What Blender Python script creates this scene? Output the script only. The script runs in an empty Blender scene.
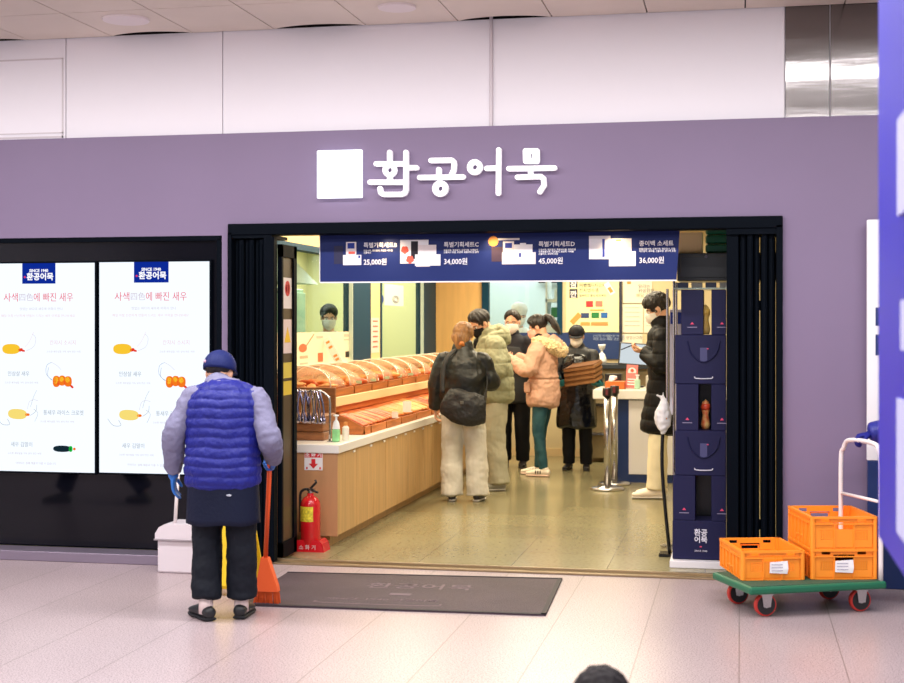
import bpy, bmesh, math, random
from mathutils import Vector, Matrix, noise
random.seed(7)
V = Vector
SC = bpy.context.scene
COL = SC.collection

# ------------------------------------------------------------------ camera
FPX, HC, DC = 1405.0, 1.52, 8.49            # focal length in pixels, eye height, distance to the shopfront plane (y = 0)
YAW = math.atan2(288, 1405)
cam = bpy.data.cameras.new('camera')
cam_o = bpy.data.objects.new('camera', cam); COL.objects.link(cam_o)
cam_o.location = (0, -DC, HC); cam_o.rotation_euler = (math.pi/2, 0, YAW)
cam.sensor_width = 36; cam.lens = FPX/904*36; cam.shift_y = -17.5/904
cam.clip_start = .05
cam.dof.use_dof = True; cam.dof.focus_distance = 8.9; cam.dof.aperture_fstop = 4.5
SC.camera = cam_o

def lin(r, g, b): return tuple(((c/255)/12.92 if c <= 10 else ((c/255+.055)/1.055)**2.4) for c in (r, g, b)) + (1,)

# ------------------------------------------------------------------ light
SC.view_settings.view_transform = 'Standard'; SC.view_settings.look = 'None'
SC.view_settings.gamma = 1; SC.view_settings.use_curve_mapping = False
SC.view_settings.exposure = 0.0
w = bpy.data.worlds.new('world'); SC.world = w; w.use_nodes = True
bg = w.node_tree.nodes['Background']; bg.inputs[0].default_value = (.93, .95, 1, 1); bg.inputs[1].default_value = .42

def area(name, loc, rot, sx, sy, power, col):
    l = bpy.data.lights.new(name, 'AREA'); l.shape = 'RECTANGLE'; l.size = sx; l.size_y = sy; l.energy = power; l.color = col
    o = bpy.data.objects.new(name, l); COL.objects.link(o); o.location = loc; o.rotation_euler = rot
    return o
def spot(name, loc, target, power, col, ang=50, blend=.5, size=.04):
    l = bpy.data.lights.new(name, 'SPOT'); l.energy = power; l.color = col; l.spot_size = math.radians(ang); l.spot_blend = blend; l.shadow_soft_size = size
    o = bpy.data.objects.new(name, l); COL.objects.link(o); o.location = loc
    o.rotation_euler = (V(target)-V(loc)).to_track_quat('-Z', 'Y').to_euler()
    return o
# corridor ceiling lights, in rows along the shopfront
CW = (1, .985, .99)
for y in (-2.0, -5.0):
    area('corridor_lamp', (-2.2, y, 3.36), (0, 0, 0), 9, .25, 275, CW)
area('corridor_lamp', (-2.2, -8.6, 3.36), (math.radians(25), 0, 0), 9, .4, 210, CW)
# shop ceiling panels, warm
WW = (1, .87, .62)
for x, y, p in ((-1.6, 2.0, 56), (-1.6, 4.3, 66), (-1.6, 6.5, 72)):
    area('shop_area_light', (x, y, 2.56), (0, 0, 0), 1.9, .5, p, WW)
area('display_lamp', (-3.1, 3.6, 2.5), (0, 0, 0), 0.2, 5.4, 72, (1, .82, .56))
area('kitchen_area_light', (-4.9, 4.2, 2.55), (0, 0, 0), 1.6, 4, 62, (.96, 1, .90))
area('kitchen_area_light', (-4.9, 9.2, 2.55), (0, 0, 0), 1.8, 2.6, 80, (1, 1, .88))  # lamp added to brighten the far wall of the side kitchen
area('shop_area_light', (-.35, 1.5, 2.56), (0, 0, 0), .5, .5, 16, WW)  # extra lamp added to brighten the packages above the black cabinet
area('kitchen_area_light', (-2.2, 9.0, 2.55), (0, 0, 0), 2.6, 1.2, 46, (.97, 1, .97))
for px in (-2.2, -1.52, -.76):
    spot('banner_lamp', (px, .035, 2.062), (px+.03, .12, 1.93), 3, (1, .76, .42), 120, 1., .01)

# ------------------------------------------------------------------ pixel of the photograph to a point of the place
_s, _c = math.sin(YAW), math.cos(YAW)
def ray(px, py):
    u = (px-452)/FPX; v = (324-py)/FPX
    return V((-_s+u*_c, _c+u*_s, v))
CP = V((0, -DC, HC))
def P(px, py, y=0.): d = ray(px, py); return CP + d*((y+DC)/d.y)
def F(px, py, z=0.): d = ray(px, py); return CP + d*((z-HC)/d.z)
def X(px, py, x): d = ray(px, py); return CP + d*(x/d.x)

# ------------------------------------------------------------------ materials
MATS = {}
def mat(name, col, rough=.5, metal=0., spec=.5, var=0., scale=8., bump=0., bscale=60., coat=0., stretch=None, emit=None, es=1., sheen=0., col2=None, alpha=1., trans=0.):
    if name in MATS: return MATS[name]
    m = bpy.data.materials.new(name); m.use_nodes = True; nt = m.node_tree; b = nt.nodes['Principled BSDF']
    c = lin(*col)
    if rough >= .55 and spec == .5: spec = .2
    b.inputs['Base Color'].default_value = c; b.inputs['Roughness'].default_value = rough; b.inputs['Metallic'].default_value = metal
    b.inputs['Specular IOR Level'].default_value = spec; b.inputs['Coat Weight'].default_value = coat
    b.inputs['Sheen Weight'].default_value = sheen; b.inputs['Alpha'].default_value = alpha; b.inputs['Transmission Weight'].default_value = trans
    tc = nt.nodes.new('ShaderNodeTexCoord'); mp = nt.nodes.new('ShaderNodeMapping'); nt.links.new(tc.outputs['Object'], mp.inputs[0])
    if stretch: mp.inputs['Scale'].default_value = stretch
    if var > 0 or col2:
        n = nt.nodes.new('ShaderNodeTexNoise'); n.inputs['Scale'].default_value = scale; n.inputs['Detail'].default_value = 4; nt.links.new(mp.outputs[0], n.inputs['Vector'])
        r = nt.nodes.new('ShaderNodeValToRGB')
        r.color_ramp.elements[0].position = .35; r.color_ramp.elements[1].position = .65
        d = tuple(x*(1-var) for x in c[:3]) + (1,)
        r.color_ramp.elements[0].color = lin(*col2) if col2 else d
        r.color_ramp.elements[1].color = c if col2 else tuple(min(1, x*(1+var)) for x in c[:3]) + (1,)
        nt.links.new(n.outputs[0], r.inputs[0]); nt.links.new(r.outputs[0], b.inputs['Base Color'])
    if bump > 0:
        n2 = nt.nodes.new('ShaderNodeTexNoise'); n2.inputs['Scale'].default_value = bscale; n2.inputs['Detail'].default_value = 3; nt.links.new(mp.outputs[0], n2.inputs['Vector'])
        bp = nt.nodes.new('ShaderNodeBump'); bp.inputs['Strength'].default_value = bump; bp.inputs['Distance'].default_value = .02
        nt.links.new(n2.outputs[0], bp.inputs['Height']); nt.links.new(bp.outputs[0], b.inputs['Normal'])
    if emit:
        b.inputs['Emission Color'].default_value = lin(*emit); b.inputs['Emission Strength'].default_value = es
    MATS[name] = m
    return m
def glow(name, col, s=1.):
    if name in MATS: return MATS[name]
    m = bpy.data.materials.new(name); m.use_nodes = True; nt = m.node_tree; nt.nodes.clear()
    e = nt.nodes.new('ShaderNodeEmission'); o = nt.nodes.new('ShaderNodeOutputMaterial'); e.inputs[0].default_value = lin(*col); e.inputs[1].default_value = s
    nt.links.new(e.outputs[0], o.inputs[0]); MATS[name] = m
    return m
def glassm(name, tint=(235, 250, 240), refl=.08):
    if name in MATS: return MATS[name]
    m = bpy.data.materials.new(name); m.use_nodes = True; nt = m.node_tree; nt.nodes.clear()
    t = nt.nodes.new('ShaderNodeBsdfTransparent'); g = nt.nodes.new('ShaderNodeBsdfGlossy'); x = nt.nodes.new('ShaderNodeMixShader'); o = nt.nodes.new('ShaderNodeOutputMaterial')
    t.inputs[0].default_value = lin(*tint); g.inputs['Roughness'].default_value = .02; x.inputs[0].default_value = refl
    nt.links.new(t.outputs[0], x.inputs[1]); nt.links.new(g.outputs[0], x.inputs[2]); nt.links.new(x.outputs[0], o.inputs[0]); MATS[name] = m
    return m
def tiles(name, c1, c2, joint, sx, sy, ox, oy, rough, mortar=.006, speck=None, sps=250., off=0.):
    m = bpy.data.materials.new(name); m.use_nodes = True; nt = m.node_tree; b = nt.nodes['Principled BSDF']; L = nt.links.new
    tc = nt.nodes.new('ShaderNodeTexCoord'); mp = nt.nodes.new('ShaderNodeMapping'); mp.inputs['Location'].default_value = (-ox, -oy, 0)
    L(tc.outputs['Object'], mp.inputs[0])
    br = nt.nodes.new('ShaderNodeTexBrick'); br.offset = off; br.inputs['Scale'].default_value = 1; br.inputs['Brick Width'].default_value = sx; br.inputs['Row Height'].default_value = sy
    br.inputs['Mortar Size'].default_value = mortar/2; br.inputs['Mortar Smooth'].default_value = .1; br.inputs['Bias'].default_value = 0
    br.inputs['Color1'].default_value = lin(*c1); br.inputs['Color2'].default_value = lin(*c2); br.inputs['Mortar'].default_value = lin(*joint)
    L(mp.outputs[0], br.inputs[0])
    n = nt.nodes.new('ShaderNodeTexNoise'); n.inputs['Scale'].default_value = sps; n.inputs['Detail'].default_value = 2; L(tc.outputs['Object'], n.inputs['Vector'])
    r = nt.nodes.new('ShaderNodeValToRGB'); r.color_ramp.elements[0].position = .36; r.color_ramp.elements[1].position = .52
    sp = speck or (200, 200, 200); r.color_ramp.elements[0].color = lin(*sp); r.color_ramp.elements[1].color = (1, 1, 1, 1)
    L(n.outputs[0], r.inputs[0])
    n3 = nt.nodes.new('ShaderNodeTexNoise'); n3.inputs['Scale'].default_value = 1.3; n3.inputs['Detail'].default_value = 5; L(tc.outputs['Object'], n3.inputs['Vector'])
    r3 = nt.nodes.new('ShaderNodeValToRGB'); r3.color_ramp.elements[0].position = .35; r3.color_ramp.elements[1].position = .65
    r3.color_ramp.elements[0].color = (.94, .93, .93, 1); r3.color_ramp.elements[1].color = (1, 1, 1, 1); L(n3.outputs[0], r3.inputs[0])
    mx = nt.nodes.new('ShaderNodeMix'); mx.data_type = 'RGBA'; mx.blend_type = 'MULTIPLY'; mx.inputs[0].default_value = 1
    L(br.outputs[0], mx.inputs[6]); L(r.outputs[0], mx.inputs[7])
    mx2 = nt.nodes.new('ShaderNodeMix'); mx2.data_type = 'RGBA'; mx2.blend_type = 'MULTIPLY'; mx2.inputs[0].default_value = 1
    L(mx.outputs[2], mx2.inputs[6]); L(r3.outputs[0], mx2.inputs[7]); L(mx2.outputs[2], b.inputs['Base Color'])
    rr = nt.nodes.new('ShaderNodeMapRange'); rr.inputs['To Min'].default_value = rough-.02; rr.inputs['To Max'].default_value = rough+.03; L(n3.outputs[0], rr.inputs[0]); L(rr.outputs[0], b.inputs['Roughness'])
    MATS[name] = m
    return m

# ------------------------------------------------------------------ objects
def tag(o, label=None, cat=None, group=None, kind=None):
    if label: o['label'] = label
    if cat: o['category'] = cat
    if group: o['group'] = group
    if kind: o['kind'] = kind
    return o
def thing(name, label, cat, loc=(0, 0, 0), rz=0., group=None):
    o = bpy.data.objects.new(name, None); COL.objects.link(o); o.location = loc; o.rotation_euler = (0, 0, rz); o.empty_display_size = .1
    return tag(o, label, cat, group)
def inv_root(parent):
    r = parent
    while r.parent: r = r.parent
    return (Matrix.Translation(r.location) @ r.rotation_euler.to_matrix().to_4x4()).inverted()
def link(name, me, m, parent=None, world=True, smooth=False):
    if m is not None:
        for x in (m if isinstance(m, (list, tuple)) else [m]): me.materials.append(x)
    o = bpy.data.objects.new(name, me); COL.objects.link(o)
    if parent is not None:
        if world: me.transform(inv_root(parent))
        o.parent = parent
    if smooth:
        for p in me.polygons: p.use_smooth = True
    return o
def copy_tree(o, parent=None):
    c = o.copy(); COL.objects.link(c)
    if parent is not None: c.parent = parent
    for ch in [x for x in bpy.data.objects if x.parent == o]: copy_tree(ch, c)
    return c
class MB:
    def __init__(s): s.b = bmesh.new(); s.mi = 0
    def _f(s, vs):
        try: f = s.b.faces.new(vs); f.material_index = s.mi; return f
        except ValueError: return None
    def box(s, x0, y0, z0, x1, y1, z1, bev=0., M=None, seg=1):
        t = bmesh.new(); bmesh.ops.create_cube(t, size=1)
        for v in t.verts: v.co = V((x0+(v.co.x+.5)*(x1-x0), y0+(v.co.y+.5)*(y1-y0), z0+(v.co.z+.5)*(z1-z0)))
        if bev > 0: bmesh.ops.bevel(t, geom=t.edges[:]+t.verts[:], offset=bev, segments=seg, profile=.5, affect='EDGES')
        return s.add(t, M)
    def add(s, t, M=None):
        mp = {}
        for v in t.verts: mp[v] = s.b.verts.new(M @ v.co if M else v.co)
        for f in t.faces: s._f([mp[v] for v in f.verts])
        t.free(); return s
    def quad(s, a, b, c, d): s._f([s.b.verts.new(V(p)) for p in (a, b, c, d)]); return s
    def poly(s, pts): s._f([s.b.verts.new(V(p)) for p in pts]); return s
    def prism(s, pts, ext):
        """closed outline (3D points in a plane) extruded by vector ext"""
        e = V(ext); a = [s.b.verts.new(V(p)) for p in pts]; c = [s.b.verts.new(V(p)+e) for p in pts]; n = len(a)
        s._f(a); s._f(c[::-1])
        for i in range(n): s._f([a[i], c[i], c[(i+1) % n], a[(i+1) % n]])
        return s
    def tube(s, pts, r, seg=12, sub=0, dome=0., lat=None):
        etube(s.b, pts, r, seg, sub, dome, lat, s.mi); return s
    def lathe(s, prof, c=(0, 0, 0), seg=24, axis=None):
        c = V(c); q = V((0, 0, 1)).rotation_difference(V(axis)).to_matrix() if axis else Matrix.Identity(3)
        rings = []
        for r, z in prof:
            if r < 1e-6: rings.append([s.b.verts.new(c+q@V((0, 0, z)))])
            else: rings.append([s.b.verts.new(c+q@V((r*math.cos(2*math.pi*k/seg), r*math.sin(2*math.pi*k/seg), z))) for k in range(seg)])
        for a, b in zip(rings, rings[1:]):
            for k in range(seg):
                k2 = (k+1) % seg
                if len(a) == 1 and len(b) == 1: continue
                if len(a) == 1: s._f([a[0], b[k], b[k2]])
                elif len(b) == 1: s._f([a[k], a[k2], b[0]])
                else: s._f([a[k], a[k2], b[k2], b[k]])
        if len(rings[0]) > 1: s._f(rings[0][::-1])
        if len(rings[-1]) > 1: s._f(rings[-1])
        return s
    def ell(s, c, r, M=None, seg=16):
        t = bmesh.new(); bmesh.ops.create_uvsphere(t, u_segments=seg, v_segments=seg//2+2, radius=1)
        for v in t.verts: v.co = V((c[0]+v.co.x*r[0], c[1]+v.co.y*r[1], c[2]+v.co.z*r[2]))
        return s.add(t, M)
    def ring(s, c, r0, r1, d, seg=28):
        """flat annulus in the xz plane, extruded by d along y"""
        c = V(c); A = []
        for (r, y) in ((r1, 0), (r1, d), (r0, d), (r0, 0)):
            A.append([s.b.verts.new(c+V((r*math.cos(2*math.pi*k/seg), y, r*math.sin(2*math.pi*k/seg)))) for k in range(seg)])
        for i in range(4):
            a, b = A[i], A[(i+1) % 4]
            for k in range(seg): s._f([a[k], a[(k+1) % seg], b[(k+1) % seg], b[k]])
        return s
    def build(s, name, m, parent=None, world=True, smooth=False, label=None, **kw):
        bmesh.ops.recalc_face_normals(s.b, faces=s.b.faces[:])
        me = bpy.data.meshes.new(name); s.b.to_mesh(me); s.b.free()
        o = link(name, me, m, parent, world, smooth)
        if label: o['label'] = label
        if kw: tag(o, **kw)
        return o
def catmull(P_, n):
    if n <= 1 or len(P_) < 3: return P_
    out = []
    for i in range(len(P_)-1):
        p0 = P_[max(i-1, 0)]; p1 = P_[i]; p2 = P_[i+1]; p3 = P_[min(i+2, len(P_)-1)]
        for k in range(n):
            t = k/n
            out.append([.5*(2*b+(c-a)*t+(2*a-5*b+4*c-d)*t*t+(3*b-a-3*c+d)*t**3) for a, b, c, d in zip(p0, p1, p2, p3)])
    out.append(list(P_[-1]))
    return out
def etube(b, pts, radii, seg=12, sub=0, dome=1., lat=None, mi=0):
    pts = [V(p) for p in pts]
    if not isinstance(radii, (list, tuple)): radii = [radii]*len(pts)
    radii = [(r, r) if not isinstance(r, (list, tuple)) else r for r in radii]
    rows = [[p.x, p.y, p.z, r[0], r[1]] for p, r in zip(pts, radii)]
    if sub > 1: rows = catmull(rows, sub)
    pts = [V(r[:3]) for r in rows]; rad = [(max(r[3], .0005), max(r[4], .0005)) for r in rows]
    n = len(pts); T = []
    for i in range(n):
        t = (pts[min(i+1, n-1)]-pts[max(i-1, 0)])
        T.append(t.normalized() if t.length > 1e-9 else V((0, 0, 1)))
    L = V(lat) if lat is not None else (V((1, 0, 0)) if abs(T[0].x) < .9 else V((0, 0, 1)))
    R = []
    def ring(c, t, ra, rb, L):
        A = (L-t*L.dot(t))
        A = A.normalized() if A.length > 1e-6 else t.orthogonal().normalized()
        B = t.cross(A)
        return [b.verts.new(c+A*ra*math.cos(2*math.pi*k/seg)+B*rb*math.sin(2*math.pi*k/seg)) for k in range(seg)], A
    first = []
    if dome > 0:
        for k in (3, 2, 1):
            a = k/3*math.pi/2*.9; ra, rb = rad[0]
            first.append((pts[0]-T[0]*min(ra, rb)*dome*math.sin(a), T[0], ra*math.cos(a), rb*math.cos(a)))
    mid = [(pts[i], T[i], rad[i][0], rad[i][1]) for i in range(n)]
    last = []
    if dome > 0:
        for k in (1, 2, 3):
            a = k/3*math.pi/2*.9; ra, rb = rad[-1]
            last.append((pts[-1]+T[-1]*min(ra, rb)*dome*math.sin(a), T[-1], ra*math.cos(a), rb*math.cos(a)))
    for c, t, ra, rb in first+mid+last:
        rg, A = ring(c, t, ra, rb, L)
        if lat is None: L = A
        R.append(rg)
    def F_(v):
        f = b.faces.new(v); f.material_index = mi
    for p, q in zip(R, R[1:]):
        for k in range(seg): F_([p[k], p[(k+1) % seg], q[(k+1) % seg], q[k]])
    F_(R[0][::-1]); F_(R[-1])

_TXT = {}
def text_mesh(body, size, align='LEFT', extrude=.0004, bold=0.):
    k = (body, size, align, extrude, bold)
    if k in _TXT: return _TXT[k].copy()
    c = bpy.data.curves.new('lettering', 'FONT'); c.body = body; c.size = size; c.align_x = align; c.extrude = extrude; c.offset = bold; c.resolution_u = 2
    o = bpy.data.objects.new('lettering', c); COL.objects.link(o)
    dg = bpy.context.evaluated_depsgraph_get(); me = bpy.data.meshes.new_from_object(o.evaluated_get(dg))
    bpy.data.objects.remove(o); bpy.data.curves.remove(c); me.materials.clear(); _TXT[k] = me
    return me.copy()
def text(body, size, m, parent, pos, rot=(math.pi/2, 0, 0), align='LEFT', name='lettering', bold=0., world=True, extrude=.0004, sx=1.):
    me = text_mesh(body, size, align, extrude, bold)
    M_ = Matrix.Translation(V(pos)) @ (Matrix.Rotation(rot[2], 4, 'Z') @ Matrix.Rotation(rot[1], 4, 'Y') @ Matrix.Rotation(rot[0], 4, 'X')) @ Matrix.Diagonal((sx, 1, 1, 1))
    me.transform(M_)
    return link(name, me, m, parent, world)
def remesh(bm, vox, smooth=2, disp=None, name='mesh', fac=.5):
    me = bpy.data.meshes.new(name); bm.to_mesh(me); bm.free()
    o = bpy.data.objects.new('tmp', me); COL.objects.link(o)
    md = o.modifiers.new('r', 'REMESH'); md.mode = 'VOXEL'; md.voxel_size = vox
    if smooth: sm = o.modifiers.new('s', 'SMOOTH'); sm.iterations = smooth; sm.factor = fac
    dg = bpy.context.evaluated_depsgraph_get(); out = bpy.data.meshes.new_from_object(o.evaluated_get(dg)); out.name = name
    bpy.data.objects.remove(o); bpy.data.meshes.remove(me)
    if disp:
        nrm = [v.normal.copy() for v in out.vertices]
        for v, nn in zip(out.vertices, nrm): v.co = v.co + nn*disp(v.co, nn)
    for p in out.polygons: p.use_smooth = True
    return out
# ================================================================== SETTING
M_purple = mat('purple_paint', (124, 109, 136), .5, spec=.25, var=.02, scale=1.5)
M_white = mat('white_panel', (234, 230, 236), .5, spec=.3)
M_frame = mat('black_frame', (6, 11, 19), .55, spec=.04)
M_cream = mat('cream_wall', (232, 205, 150), .6)
M_teal = mat('teal_frame', (10, 58, 82), .5, spec=.15)
M_steel = mat('steel', (190, 188, 190), .22, metal=1.)
def struct(mb, name, m, **kw): return mb.build(name, m, kind='structure', **kw)
b = MB(); b.box(-8, -15, -.1, 4, -.0, 0); struct(b, 'floor', tiles('granite_tiles', (182, 165, 168), (176, 160, 162), (138, 124, 122), .4595, 40., -3.22, -20, .3, .006, (172, 158, 160), 130))
b = MB(); b.box(-3.5, 0, -.1, 1.0, 7.7, 0.0); struct(b, 'floor', tiles('shop_tiles', (150, 142, 108), (142, 134, 102), (108, 100, 80), .6, .6, -2.01, .18, .2, .005, (236, 236, 232), 40))
b = MB(); b.box(-6.2, 0, -.1, -3.56, 11, 0); b.box(-3.56, 7.7, -.1, 1.0, 11, 0); struct(b, 'floor', mat('kitchen_floor', (150, 155, 140), .4))
b = MB(); b.box(-3.19, -.015, 0, .246, .05, .012, .003); b.box(-3.19, .05, 0, .246, .075, .028, .004); struct(b, 'threshold', mat('threshold_metal', (170, 150, 120), .3, metal=.9))
# front wall
b = MB()
b.box(-8, 0, 2.085, -3.24, .12, 2.735); b.box(-3.24, 0, 2.156, 4, .12, 2.735); b.box(-3.24, 0, 0, -3.19, .12, 2.156); b.box(.246, 0, 0, 4, .12, 2.156)
struct(b, 'wall_front', M_purple)
b = MB()
for x0, x1 in ((-8, -4.345), (-4.338, -3.256), (-3.250, -1.506), (-1.497, .256)): b.box(x0, .05, 2.735, x1, .1, 3.40)
b.box(-8, .07, 2.73, .26, .1, 3.40)
struct(b, 'wall_upper', M_white)
b = MB(); b.box(-1.512, .03, 2.735, -1.492, .052, 3.43, .004); struct(b, 'trim_1', mat('joint_strip', (205, 195, 200), .4))
b = MB()
for z0, z1 in ((2.745, 2.758), (2.775, 2.783), (3.262, 3.272)): b.box(-7.5, .047, z0, -4.36, .052, z1)
b.box(-4.37, .047, 2.745, -4.36, .052, 3.27); struct(b, 'trim_2', mat('access_panel_edge', (205, 196, 200), .4))
st = mat('brushed_steel', (128, 124, 124), .13, metal=1., bump=.08, bscale=3, stretch=(.3, 1, 3.))
b = MB(); b.box(.262, .045, 2.735, .515, .1, 3.44, .002); b.box(.522, .045, 2.735, .80, .1, 3.44, .002); b.box(.81, .045, 2.735, 1.6, .1, 3.44, .002); struct(b, 'trim_3', st)
b = MB(); b.box(.25, .06, 2.735, 4, .1, 3.44); struct(b, 'wall_upper', M_white)
# ceiling with panels whose wall edge is scooped out in arcs for shadow crescents
b = MB()
jx = [-7.5, -6.9, -6.35, -5.76, -5.18, -4.6, -4.01, -3.45, -2.9, -2.3, -1.71, -1.125, -.548, .03, .60, 1.2, 1.8, 2.4, 3.]
g = .004
for i, (x0, x1) in enumerate(zip(jx, jx[1:])):
    rows = [-.655, -1.95, -3.25, -4.5, -5.8, -7.1, -8.4, -9.7, -11, -12.3]
    yl = .045
    pts = [(x0+g, rows[0]+g, 3.395)]
    for k in range(13):
        t = k/12; d = .085*math.sin(math.pi*t)**.7 if x1 < -.6 and i % 2 == 0 or (i in (6, 8, 10)) else .0
        pts.append((x0+g+(x1-x0-2*g)*t, yl-d-.01, 3.395))
    pts.append((x1-g, rows[0]+g, 3.395))
    b.prism(pts, (0, 0, .02))
    for r0, r1 in zip(rows, rows[1:]): b.box(x0+g, r1+g, 3.395, x1-g, r0-g, 3.415)
struct(b, 'ceiling', mat('ceiling_panel', (222, 210, 198), .6, var=.08, scale=.9))
b = MB(); b.box(-8, -15, 3.5, 4, .2, 3.55); b.box(-8, .1, 3.2, 4, .14, 3.5); struct(b, 'ceiling', mat('ceiling_void_shade', (40, 34, 34), .8))  # dark backing, the shade of the ceiling gap put into its colour
b = MB(); b.box(-8.1, -15, 0, -8, .2, 3.5); struct(b, 'wall_left', M_white)
# low metal plinth below the black display glass
b = MB(); b.box(-8, -.2, 0, -3.19, 0, .062, .004); b.box(-3.19, -.2, 0, -2.9, -.02, .03, .004); struct(b, 'baseboard_front', mat('plinth_metal', (150, 138, 156), .35, metal=.6))
# black display glass
b = MB(); b.box(-8, .03, .06, -3.24, .06, 2.085); w1 = struct(b, 'window_1', mat('black_glass', (9, 10, 18), .05, spec=.35))
b = MB(); b.box(-8, .0, 2.055, -3.25, .03, 2.085); b.box(-3.275, .0, .06, -3.245, .03, 2.06); struct(b, 'trim_4', M_frame)
# shop shell
wood = mat('pale_wood_wall', (226, 182, 112), .5, var=.08, scale=2., stretch=(6, 6, .6))
b = MB()
b.box(-3.58, .12, 0, -3.5, 7.6, 1.1); b.box(-3.58, .12, 2.17, -3.5, 7.6, 2.62); b.box(-3.58, .12, 1.1, -3.5, .7, 2.17)
b.box(-3.58, 4.64, 1.1, -3.5, 5.03, 2.17)
struct(b, 'wall_left', M_cream)
def sash(n, y0, y1):
    b = MB(); t = .05
    b.box(-3.59, y0, 1.1, -3.49, y1, 1.1+t+.02); b.box(-3.59, y0, 2.12, -3.49, y1, 2.17)
    b.box(-3.59, y0, 1.15, -3.49, y0+t, 2.15)
    b.box(-3.59, y1-.62, 1.15, -3.49, y1, 2.15)
    f = struct(b, 'window_%d' % n, M_teal)
    b = MB(); b.box(-3.545, y0+t, 1.17, -3.535, y1-.62, 2.12); b.build('pane', glassm('kitchen_glass', (248, 253, 248), .05), f)
    b = MB(); b.box(-3.53, y1-.64, 1.17, -3.495, y1-.62, 2.12); b.box(-3.53, y0+t, 1.165, -3.49, y1-.62, 1.172); b.build('bead', mat('pale_bead', (190, 205, 190), .4), f)
    return f
sash(2, .7, 4.64); sash(3, 5.03, 7.6)
b = MB(); b.box(-3.58, 7.6, 0, -2.9, 7.68, 2.62); struct(b, 'wall_back', wood)
b = MB(); b.box(-2.9, 7.6, 0, 1.0, 7.68, 1.15); b.box(-2.9, 7.6, 2.35, 1.0, 7.68, 2.62); b.box(-1.33, 7.6, 1.15, 1.0, 7.68, 2.35); b.box(-2.02, 7.6, 1.15, -1.33, 7.68, 2.35)
struct(b, 'wall_back', mat('beige_wall', (214, 198, 160), .6))
b = MB(); b.box(-2.9, 7.585, 0, 1.0, 7.6, .09); struct(b, 'baseboard_back', mat('baseboard_pale', (222, 196, 150), .5))
b = MB(); b.box(-2.94, 7.57, 1.12, -2.86, 7.66, 2.4); b.box(-2.86, 7.57, 2.33, -2.02, 7.66, 2.4); b.box(-2.06, 7.57, 1.4, -2.0, 7.66, 2.4)
w4 = struct(b, 'window_4', M_teal)
b = MB(); b.box(-2.86, 7.62, 1.41, -2.06, 7.63, 2.33); b.build('pane', glassm('back_glass', (248, 252, 252), .05), w4)
b = MB(); b.box(1.0, .12, 0, 1.08, 7.7, 2.62); struct(b, 'wall_right', mat('shop_right_wall', (205, 198, 180), .6))
b = MB(); b.box(-3.58, .12, 2.62, 1.08, 7.7, 2.70); struct(b, 'ceiling', mat('shop_ceiling', (236, 222, 190), .6))
# kitchen shells
kw = mat('kitchen_wall', (216, 212, 166), .5)
b = MB(); b.box(-6.2, .12, 0, -6.1, 11, 2.7); b.box(-6.2, 10.9, 0, 1.08, 11, 2.7); b.box(-6.2, .12, 2.62, -3.58, 11, 2.7); b.box(-3.58, 7.7, 2.62, 1.08, 11, 2.7); b.box(-6.1, .12, 0, -3.58, .2, 2.7)
struct(b, 'wall_kitchen', kw)
b = MB(); b.box(-3.58, 9.6, 0, 1.08, 9.68, 2.62); struct(b, 'wall_kitchen', mat('kitchen_white', (205, 222, 226), .4))

# ================================================================== DOORS
def sheet(px0, py0, px1, py1, y): a = P(px0, py0, y); c = P(px1, py1, y); return min(a.x, c.x), max(a.x, c.x), min(a.z, c.z), max(a.z, c.z)
b = MB(); b.box(-3.19, -.03, 2.085, .246, .14, 2.156, .004); b.box(-3.19, -.03, 0, -3.165, .14, 2.1); b.box(.21, -.03, 0, .246, .14, 2.1)
b.box(-3.17, -.02, 2.065, -2.9, .3, 2.086); b.box(-.08, -.02, 2.05, .22, .3, 2.086)
struct(b, 'door_1', M_frame)
def fold_stack(name, label, x0, x1, n, wide_x):
    t = thing(name, label, 'door', ((x0+x1)/2, .1, 0))
    step = (x1-x0)/n
    for i in range(n):
        b = MB(); xa = x0+i*step; th = step*(.86 if x0 < -1 or i != 2 else .74); yo = .0 if i % 2 else .022
        b.box(xa, .0+yo, .02, xa+th, .27, 2.06, .006)
        b.box(xa+th*.3, -.008+yo, .05, xa+th*.7, .0+yo, 2.03, .002)
        b.build('panel', M_frame, t)
        if i < n-1:
            b = MB(); b.tube([(xa+step*.82, .05, .3), (xa+step*.82, .05, .36)], .008, 8); b.tube([(xa+step*.82, .05, 1.6), (xa+step*.82, .05, 1.66)], .008, 8)
            b.build('hinge', M_frame, t)
    return t
fl = fold_stack('folding_door', 'black folding door leaves stacked at the left of the shop entrance', -3.16, -2.955, 6, 0)
b = MB(); b.box(-2.955, -.02, .015, -2.885, .05, 2.07, .004); b.build('end_stile', M_frame, fl)
fr = fold_stack('folding_door', 'black folding door leaves stacked at the right of the shop entrance beside the boxes', .0, .205, 5, 0)
b = MB(); b.box(-.078, -.0, .015, -.008, .26, 2.06, .004); b.build('end_stile', M_frame, fr)
b = MB(); b.box(.02, .2, 2.062, .13, .24, 2.078); b.build('latch', mat('brass', (200, 150, 90), .3, metal=1), fr)
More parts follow.
